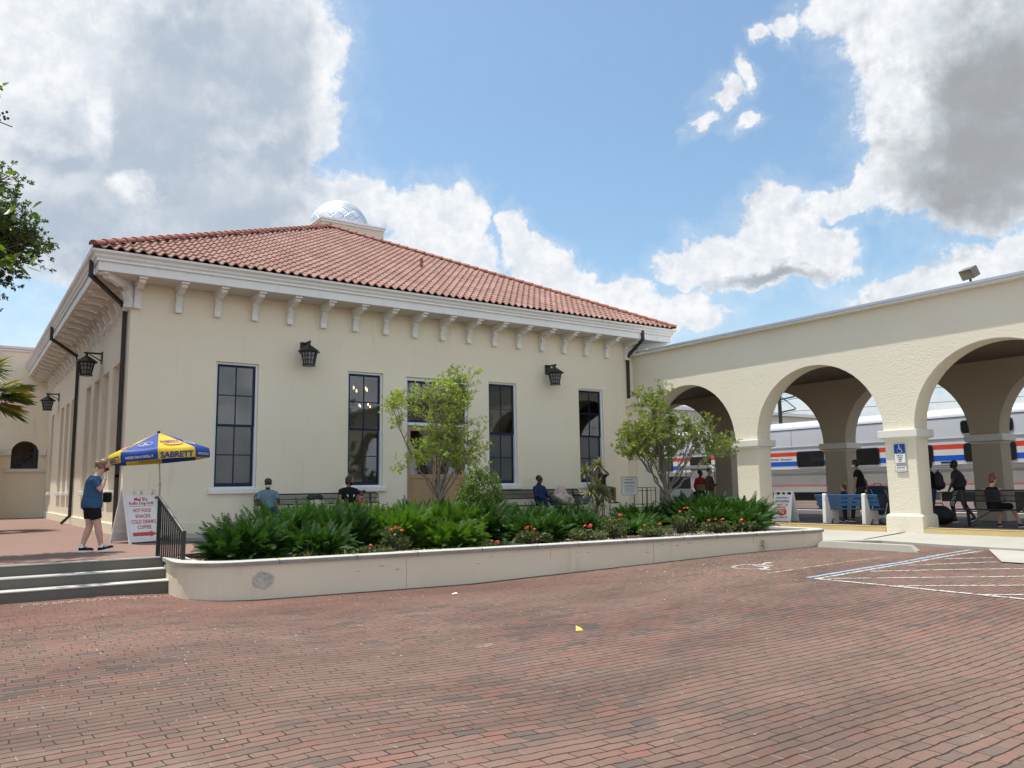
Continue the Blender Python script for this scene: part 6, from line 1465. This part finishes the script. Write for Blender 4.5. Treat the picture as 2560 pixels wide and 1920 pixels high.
    # shoes
    if shoes:
        for s in 'LR':
            an, toe = J['an'+s], J['toe'+s]; d = (toe-an); gd = Vector((d.x,d.y,0)).normalized() if Vector((d.x,d.y,0)).length > .02 else Vector((1,0,0)); pd = (toe-(an-Vector((0,0,.055)))).normalized()
            sd = Vector((0,0,1)).cross(pd).normalized(); M = Matrix((pd, sd, pd.cross(sd))).transposed(); heel = an-Vector((0,0,.055*hs))-pd*.045*hs
            b = MB(); b.ell(heel+pd*.07*hs+M.col[2]*.022*hs,(.085*hs,.044*hs,.050*hs),M); b.ell(heel+pd*.16*hs+M.col[2]*.010*hs,(.10*hs,.046*hs,.036*hs),M)
            so = remesh(b.build('shoe', shoec or BLACKP, t), .009)
            b = MB(); P=[]
            for k in range(20):
                a = 2*math.pi*k/20; P.append(heel+pd*(.118+.145*math.cos(a))*hs+sd*.050*math.sin(a)*(1+.12*math.cos(a))*hs)
            b.loft([[p+M.col[2]*-.030*hs for p in P],[p+M.col[2]*-.004*hs for p in P]]); fixn(b.build('sole', sole or WHITE, so))
            if socks: b = MB(); b.tube([an+Vector((0,0,.06)),an-Vector((0,0,.01))],[.042,.046],12); b.build('sock', socks, t)
    # hair
    if hair != 'none':
        b = MB(); k = 1.0 if hair != 'close' else .955
        b.ell(hd+(f*-.024+u*.038)*hs,(.096*hs*k,.084*hs*k,.098*hs*k),HM)
        if hair in ('short','bun','ponytail','puffs','top'): b.ell(hd+(f*-.045+u*-.01)*hs,(.062*hs,.078*hs,.085*hs),HM)
        if hair == 'thick': b.ell(hd+(f*-.03+u*.03)*hs,(.108*hs,.095*hs,.105*hs),HM); b.ell(hd+(f*-.05+u*-.03)*hs,(.07*hs,.085*hs,.09*hs),HM)
        if hair == 'bun': b.ell(hd+(f*-.125+u*.01)*hs,(.045*hs,.045*hs,.05*hs),HM); b.tube([hd+(f*-.12+u*-.03)*hs, hd+(f*-.15+u*-.09)*hs],[.02*hs,.008*hs],7)
        if hair == 'top': b.ell(hd+(f*-.03+u*.155)*hs,(.05*hs,.055*hs,.05*hs),HM); b.ell(hd+(f*-.05+l*.03+u*.12)*hs,(.04*hs,.05*hs,.045*hs),HM)
        if hair == 'puffs':
            for s in (1,-1): b.ell(hd+(f*-.02+l*s*.085+u*.105)*hs,(.055*hs,.058*hs,.055*hs),HM)
        remesh(b.build('hair', hairc, t), .010, 3)
    if mask:
        b = MB(); b.ell(hd+f*.040*hs+u*-.052*hs,(.064*hs,.060*hs,.050*hs),HM); b.build('face_mask', mask, t, smooth=True)
    for s in (1,-1): b = MB(); b.ell(hd+(f*.083+l*s*.030+u*.006)*hs,(.008*hs,.013*hs,.007*hs),HM,8,6); b.build('eye', BLACKP, t)
    if glasses:
        b = MB()
        for s in (1,-1): b.ell(hd+(f*.093+l*s*.032+u*.004)*hs,(.008,.028,.020),HM,10,6); b.bar(hd+f*.09+l*s*.058+u*.008, hd+l*s*.082+u*.008,.006)
        b.bar(hd+f*.098+l*.02+u*.008,hd+f*.098-l*.02+u*.008,.006); b.build('sunglasses', GASKET, t)
    if cap:
        b = MB(); b.ell(hd+(f*-.012+u*.055)*hs,(.108*hs,.090*hs,.082*hs),HM); b.ell(hd+(f*.105+u*.052)*hs,(.07*hs,.07*hs,.010*hs),HM); remesh(b.build('cap', cap, t), .008, 2)
    return t
SK_L = pbr('skin_light', (.56,.33,.25), .55, .05, 5, .03, 40, spec=.3); SK_T = pbr('skin_tan', (.30,.165,.11), .55, .05, 5, spec=.3); SK_D = pbr('skin_dark', (.060,.030,.020), .5, .05, 5, spec=.35); SK_B = pbr('skin_brown', (.14,.075,.05), .5, .05, 5, spec=.35)
def cloth(n, c, v=.1): return pbr(n, c, .85, v, 4, .05, 60, bump=.6, bs=9, bdist=.03, spec=.15)
H_BL = pbr('hair_dark_blonde', (.19,.12,.06), .5, .25, 12, .1, 60); H_BK = pbr('hair_black', (.012,.010,.009), .5, .2, 12); H_AU = pbr('hair_auburn', (.15,.055,.025), .5, .25, 12); H_BR = pbr('hair_brown', (.045,.025,.016), .5, .25, 12)
C_BK = cloth('black_cloth', (.012,.012,.014)); C_NV = cloth('navy_cloth', (.018,.030,.075)); C_BLUE = cloth('slate_blue_cloth', (.035,.085,.165)); C_DG = cloth('charcoal_cloth', (.030,.032,.036))
C_LB = pbr('pale_blue_print', (.15,.21,.24), .85, .25, 14, .3, 45, bump=.3, bs=14, spec=.15, hue=((.08,.20,.27), .8)); C_RD = cloth('coral_red_cloth', (.50,.06,.07)); C_OL = cloth('olive_cloth', (.10,.10,.065), .25); C_BRN = cloth('brown_cloth', (.065,.042,.030)); C_JN = cloth('blue_jeans', (.03,.06,.15)); C_BB = cloth('bright_blue_cloth', (.08,.17,.36))
def stand(h=1.75, **kw):
    k = h/1.75; J = dict(pelvis=(0,0,.95),chest=(0,0,1.38),neck=(.0,0,1.50),head=(.02,0,1.635),shL=(0,.19,1.41),shR=(0,-.19,1.41),elL=(-.03,.25,1.13),elR=(-.03,-.25,1.13),wrL=(.05,.25,.88),wrR=(.05,-.25,.88),
      hipL=(0,.09,.90),hipR=(0,-.09,.90),knL=(.02,.10,.50),knR=(.02,-.10,.50),anL=(0,.10,.085),anR=(0,-.10,.085),toeL=(.15,.12,.035),toeR=(.15,-.12,.035))
    J.update(kw); return {a: tuple(c*k for c in b) for a, b in J.items()}
def sit(h=1.75, w=1.0, **kw):
    k = h/1.75; J = dict(pelvis=(0,0,.56),chest=(-.05,0,1.00),neck=(-.04,0,1.12),head=(-.01,0,1.25),shL=(-.05,.19,1.03),shR=(-.05,-.19,1.03),elL=(.03,.26,.76),elR=(.03,-.26,.76),wrL=(.25,.16,.66),wrR=(.25,-.16,.66),
      hipL=(.03,.09,.53),hipR=(.03,-.09,.53),knL=(.45,.13,.55),knR=(.45,-.13,.55),anL=(.46,.13,.085),anR=(.46,-.13,.085),toeL=(.61,.15,.035),toeR=(.61,-.15,.035))
    J.update(kw); return {a: (b[0]*k, b[1]*k*w, b[2]*k) for a, b in J.items()}
# 1 woman walking with a phone
J = dict(pelvis=(-.01,0,.86),chest=(.015,0,1.31),neck=(.085,0,1.445),head=(.165,.0,1.575),shL=(.03,.16,1.35),shR=(-.02,-.17,1.34),elR=(.10,-.21,1.125),wrR=(.175,-.16,1.35),handR=(.20,-.12,1.47),
   elL=(.03,.26,1.08),wrL=(.22,.20,1.06),handL=(.32,.14,1.04),hipR=(.01,-.10,.84),hipL=(-.02,.10,.84),knR=(.10,-.10,.46),anR=(.17,-.09,.10),toeR=(.36,-.12,.085),knL=(-.02,.08,.46),anL=(-.13,.07,.10),toeL=(.04,.10,.04))
w = person('woman in a blue t-shirt and black shorts walking right with a phone at her ear', (-1.36,-5.5,0), 0, J, SK_L, C_BLUE, C_BK, H_BL, hair='bun', sleeve=.62, leg=.62, fat=1.22, mask=C_BK, vox=.008, face=Vector((.93,-.12,-.30)), shirt_hem=-.13, legfat=1.12, socks=WHITE, shoec=C_BK, wide=1.02)
b = MB(); b.obox((.155,-.115,1.545),(.035,.014,.145),Euler((0,R_(-14),0)).to_matrix()); b.build('phone', pbr('phone_case', (.16,.02,.03), .3), w, bevel=.004)
b = MB(); b.tube([(.168,-.165,1.325),(.172,-.163,1.345)],[.034,.033],12); b.build('wristband', pbr('teal_band', (.25,.42,.44), .5), w)
hb = thing('handbag', 'small black handbag carried by the walking woman', 'bag', (-1.10,-5.42,.90)); b = MB(); b.box(-.08,.07,-.035,.035,0,.19); b.build('bag_body', C_BK, hb, bevel=.03); b = MB(); b.tube([(-.08,.0,.22),(-.19,-.03,.42),(-.22,-.08,.56)],.008,5); b.build('strap', BLACKM, hb)
SE = .0
# 2 man in cap on the left bench
person('man in a brown cap and sunglasses sitting at the left bench end', (3.42,-.78,0), R_(-95), sit(1.76,w=1.08), SK_D, C_LB, C_JN, H_BK, hs=1.08, hair='none', cap=cloth('brown_cap', (.075,.06,.045)), glasses=True, leg=1.9, sleeve=.7, mask=pbr('mask_white', (.6,.6,.58), .8), face=Vector((1,.05,-.1)), grp=None)
# 3 man in black tee with white mark
m3 = person('bearded man in a black t-shirt with a white three-leaf mark, turned to the little girl', (5.72,-.80,0), R_(-90), sit(1.82,w=1.12,head=(.0,.02,1.255)), SK_T, C_BK, C_DG, H_BR, hs=1.12, hair='thick', sleeve=.5, leg=1.9, mask=C_BK, fat=1.12, face=Vector((.75,.75,-.25)))
b = MB()
def leaf2(cx, cz, a, L, w):
    P=[]; 
    for k in range(9):
        t = k/8; P.append((cx+math.cos(a)*L*t-math.sin(a)*w*math.sin(math.pi*t), cz+math.sin(a)*L*t+math.cos(a)*w*math.sin(math.pi*t)))
    for k in range(7,0,-1):
        t = k/8; P.append((cx+math.cos(a)*L*t+math.sin(a)*w*math.sin(math.pi*t), cz+math.sin(a)*L*t-math.cos(a)*w*math.sin(math.pi*t)))
    return P
for a in (35,90,145): b.prism(leaf2(0,.84,R_(a),.15,.030), lambda u,v,d:(.122+d-(v-.84)*.10,u,v), 0, .006)
for z in (.825,.805): b.box(.125,.131,-.07,.07,z,z+.01)
b.build('shirt_mark', WHITE, m3)
# 4 little girl
person('little girl in a coral red top with two hair puffs beside the bearded man', (6.08,-.82,.08), R_(-90), {k:(v[0]*.9,v[1]*.85,v[2]*.93) for k,v in sit(1.25,pelvis=(0,0,.62),hipL=(.03,.09,.6),hipR=(.03,-.09,.6),knL=(.42,.12,.6),knR=(.42,-.12,.6),anL=(.45,.12,.2),anR=(.45,-.12,.2),toeL=(.55,.12,.12),toeR=(.55,-.12,.12)).items()}, SK_B, C_RD, C_JN, H_BK, hair='puffs', sleeve=.6, leg=1.6, mask=pbr('mask_pink', (.6,.35,.33), .8), hs=.88, face=Vector((1,-.2,-.35)), vox=.009)
# 5 man in navy on the right bench
m5 = person('man in navy jacket and trousers with sunglasses leaning back on the right bench', (12.42,-.88,0), R_(-78), sit(1.80,w=1.1,head=(-.06,.03,1.27),neck=(-.06,.0,1.12),chest=(-.08,0,1.0),elR=(.08,-.28,.76),elL=(.0,.28,.76),wrR=(.30,-.10,.66),wrL=(.28,.20,.66),knL=(.44,.22,.56),knR=(.44,-.16,.56),anL=(.47,.26,.085),anR=(.40,-.16,.085),toeL=(.60,.30,.035),toeR=(.55,-.2,.035)), SK_D, C_NV, C_NV, H_BK, hair='close', sleeve=1.95, leg=1.95, glasses=True, fat=1.12, hs=1.10, face=Vector((.9,.35,.05)), collar=True)
b = MB(); b.prism([(-.03,.98),(.0,.90),(.03,.98),(.0,1.06)], lambda u,v,d:(.045+d+.35*(.98-v),u,v), 0, .012); b.build('undershirt', WHITE, m5)
# 6 person seated high behind the striped plant
person('masked person in a black top perched behind the striped plant, hand behind head', (15.35,-.62,.42), R_(-85), sit(1.72,elL=(-.06,.42,1.06),wrL=(-.10,.24,1.22),handL=(-.08,.12,1.27)), SK_B, C_BK, C_OL, H_BK, hair='short', sleeve=.35, leg=1.9, mask=MATS['mask_white'], face=Vector((.9,-.4,-.1)), glasses=True)
st = thing('metal_stool', 'dark stool under the person perched behind the striped plant', 'stool', (15.33,-.66,0)); b = MB(); b.box(-.2,.2,-.18,.18,.84,.88); b.build('seat', BLACKM, st, bevel=.02)
b = MB()
for x in (-.17,.17):
    for y in (-.15,.15): b.bar((x*1.1,y*1.1,0),(x,y,.84),.025)
b.build('leg', BLACKM, st); b = MB(); blob(b,(.42,.1,.50),(.17,.15,.22),4,.3); o = b.build('backpack', C_OL, smooth=True, loc=(15.35,-1.05,.52)); tag(o, 'olive grey backpack hanging under the person behind the striped plant', 'backpack'); o.location = (15.0,-1.0,.25)
# 7 man in brown in the first arch
person('man in a brown shirt standing in the first arch with a bag at his hip', (19.0,-2.32,-.17), R_(-70), stand(1.82,elL=(.05,.27,1.14),wrL=(.28,.10,1.12),elR=(.05,-.27,1.14),wrR=(.28,-.10,1.10)), SK_T, C_BRN, C_BRN, H_BR, hair='close', sleeve=1.9, leg=1.95, mask=pbr('mask_grey', (.3,.28,.27), .8), fat=1.1, face=Vector((.9,.5,0)))
sb = thing('shoulder_bag', 'black shoulder bag at the hip of the man in brown', 'bag', (18.86,-1.98,.62)); b = MB(); blob(b,(0,0,.0),(.13,.22,.2),6,.06); b.build('bag_body', C_BK, sb, smooth=True); b = MB(); b.tube([(0,.1,.15),(.05,-.1,.5),(.08,-.3,.66)],.014,5); b.build('strap', BLACKM, sb)
# 8 worker in red beyond
w8 = person('worker in a red shirt and yellow vest beyond the counter in the first arch', (21.5,.35,-.17), R_(-100), stand(1.80), SK_D, cloth('dull_red_cloth', (.26,.03,.022)), C_DG, H_BK, hair='close', sleeve=1.6, leg=1.95, face=Vector((.6,.8,0)))
b = MB(); b.loft([ring((0,0,.98),(.15,0,0),(0,.195,0)),ring((0,0,1.22),(.155,0,0),(0,.20,0))],False); b.build('vest', pbr('vest_yellow', (.22,.20,.05), .7), w8)
# 9 man in black leading a child
person('tall man in a black t-shirt walking behind the blue bench', (19.4,-7.98,-.17), R_(115), stand(1.95,chest=(.06,0,1.36),neck=(.08,0,1.48),head=(.13,0,1.60),shL=(.06,.19,1.39),shR=(.06,-.19,1.39),elL=(.10,.30,1.12),wrL=(.14,.34,.86),elR=(-.1,-.29,1.12),wrR=(-.12,-.31,.86),knL=(.2,.1,.52),anL=(.25,.1,.1),toeL=(.4,.1,.06),anR=(-.2,-.1,.1),knR=(.0,-.1,.5),toeR=(-.05,-.1,.04)), SK_T, C_BK, C_DG, H_BK, hair='thick', sleeve=.55, leg=1.95, mask=MATS['mask_white'], fat=1.1, face=Vector((.95,.25,-.15)))
person('small brown haired child in a dark jacket beside the tall man behind the blue bench', (19.35,-7.42,-.17), R_(130), stand(1.14), SK_L, C_NV, C_NV, H_AU, hair='thick', sleeve=1.9, leg=1.9, hs=.80, face=Vector((1,0,-.2)), vox=.009)
# 10 person with backpack behind the pier
person('person in dark jeans wearing a large black backpack, half hidden by the middle pier', (19.9,-9.86,-.17), R_(100), stand(1.80), SK_T, C_BK, C_JN, H_BK, hair='short', sleeve=1.9, leg=1.95, fat=1.1)
bp_ = thing('backpack', 'large black backpack on the person half hidden by the middle pier', 'backpack', (19.93,-10.08,.80)); b = MB(); b.ell((0,0,.25),(.17,.14,.28)); b.ell((0,-.1,.14),(.13,.08,.13)); remesh(b.build('pack', MATS['black_nylon'], bp_), .012); b = MB(); b.tube([(-.03,.0,.52),(-.03,-.02,.57),(.03,-.02,.57),(.03,0,.52)],.01,6); b.build('handle', BLACKM, bp_)
# 11 walker with striped shorts
w11 = person('man in a charcoal t-shirt and striped black track shorts walking under the third arch', (20.45,-10.40,-.17), R_(95), stand(1.83,chest=(.05,0,1.37),head=(.10,0,1.615),neck=(.06,0,1.49),shL=(.05,.19,1.40),shR=(.05,-.19,1.40),elL=(.05,.28,1.13),wrL=(.16,.30,.90),elR=(-.08,-.26,1.14),wrR=(.0,-.26,.92),knL=(.18,.1,.52),anL=(.12,.1,.11),toeL=(.26,.1,.05),anR=(-.30,-.1,.16),knR=(-.06,-.1,.5),toeR=(-.18,-.1,.06)), SK_D, C_DG, C_BK, H_BK, hair='short', sleeve=.6, leg=1.25, mask=C_DG, fat=1.15, face=Vector((.95,.3,-.1)))
b = MB()
for k in range(3): b.bar((-.02+.035*k,.205,.95),(.12+.035*k,.225,.50),.012)
b.build('side_stripe', WHITE, w11)
# 12 woman on the far bench
person('auburn haired woman in a black tank top sitting on the bench in the third arch', (19.02,-11.95,-.17), R_(8), sit(1.70,knL=(.32,-.10,.60),knR=(.36,-.32,.56),anL=(.30,.0,.085),toeL=(.44,.02,.035),anR=(.28,-.50,.085),toeR=(.42,-.55,.035),head=(.02,-.02,1.26),elR=(.05,-.27,.80),wrR=(.3,-.2,.72)), SK_L, C_BK, C_BK, H_AU, hair='top', tank=True, leg=.95, shoec=BLACKP, face=Vector((.85,-.55,-.2)), legfat=1.1)
# 13 partly cut off person in blue
person('person in a bright blue top at the right edge, sitting on the far bench', (19.05,-13.22,-.17), R_(5), sit(1.72), SK_L, C_BB, C_JN, H_BR, hair='short', sleeve=.6, leg=1.9)
print('verts', sum(len(o.data.vertices) for o in scn.objects if o.type == 'MESH'), 'objects', len(scn.objects))
# small weed on the planter wall and a paper scrap
V=[];F=[]; rnd = random.Random(3)
for k in range(70):
    p = Vector((rnd.gauss(0,.05), -.02-abs(rnd.gauss(0,.015)), .02+rnd.random()*.24)); d = Vector((rnd.gauss(0,1),-1,rnd.gauss(0,.6))).normalized(); s = rand_perp(rnd,d)*.012; b0=len(V); V += [p-s,p+d*.02,p+s,p+d*.045]; F.append((b0,b0+1,b0+2,b0+3))
me = mesh_np('wall_weed',[tuple(v) for v in V],F,[SHRUBL]); o=bpy.data.objects.new('wall_weed',me); COL.objects.link(o); o.location=(11.0,wline(11.0)-.01,zg(11.0)); tag(o,'small creeping weed growing up the planter wall near its right end','plant')
b = MB(); z=zg(3.0)+.01; b.add([(3.05,-11.0,z),(3.15,-11.02,z+.01),(3.14,-10.96,z+.02),(3.08,-10.95,z+.004)],[(0,1,2,3)]); tag(b.build('paper_scrap', WHITE),'small white scrap of paper lying on the bricks near the planter','litter')
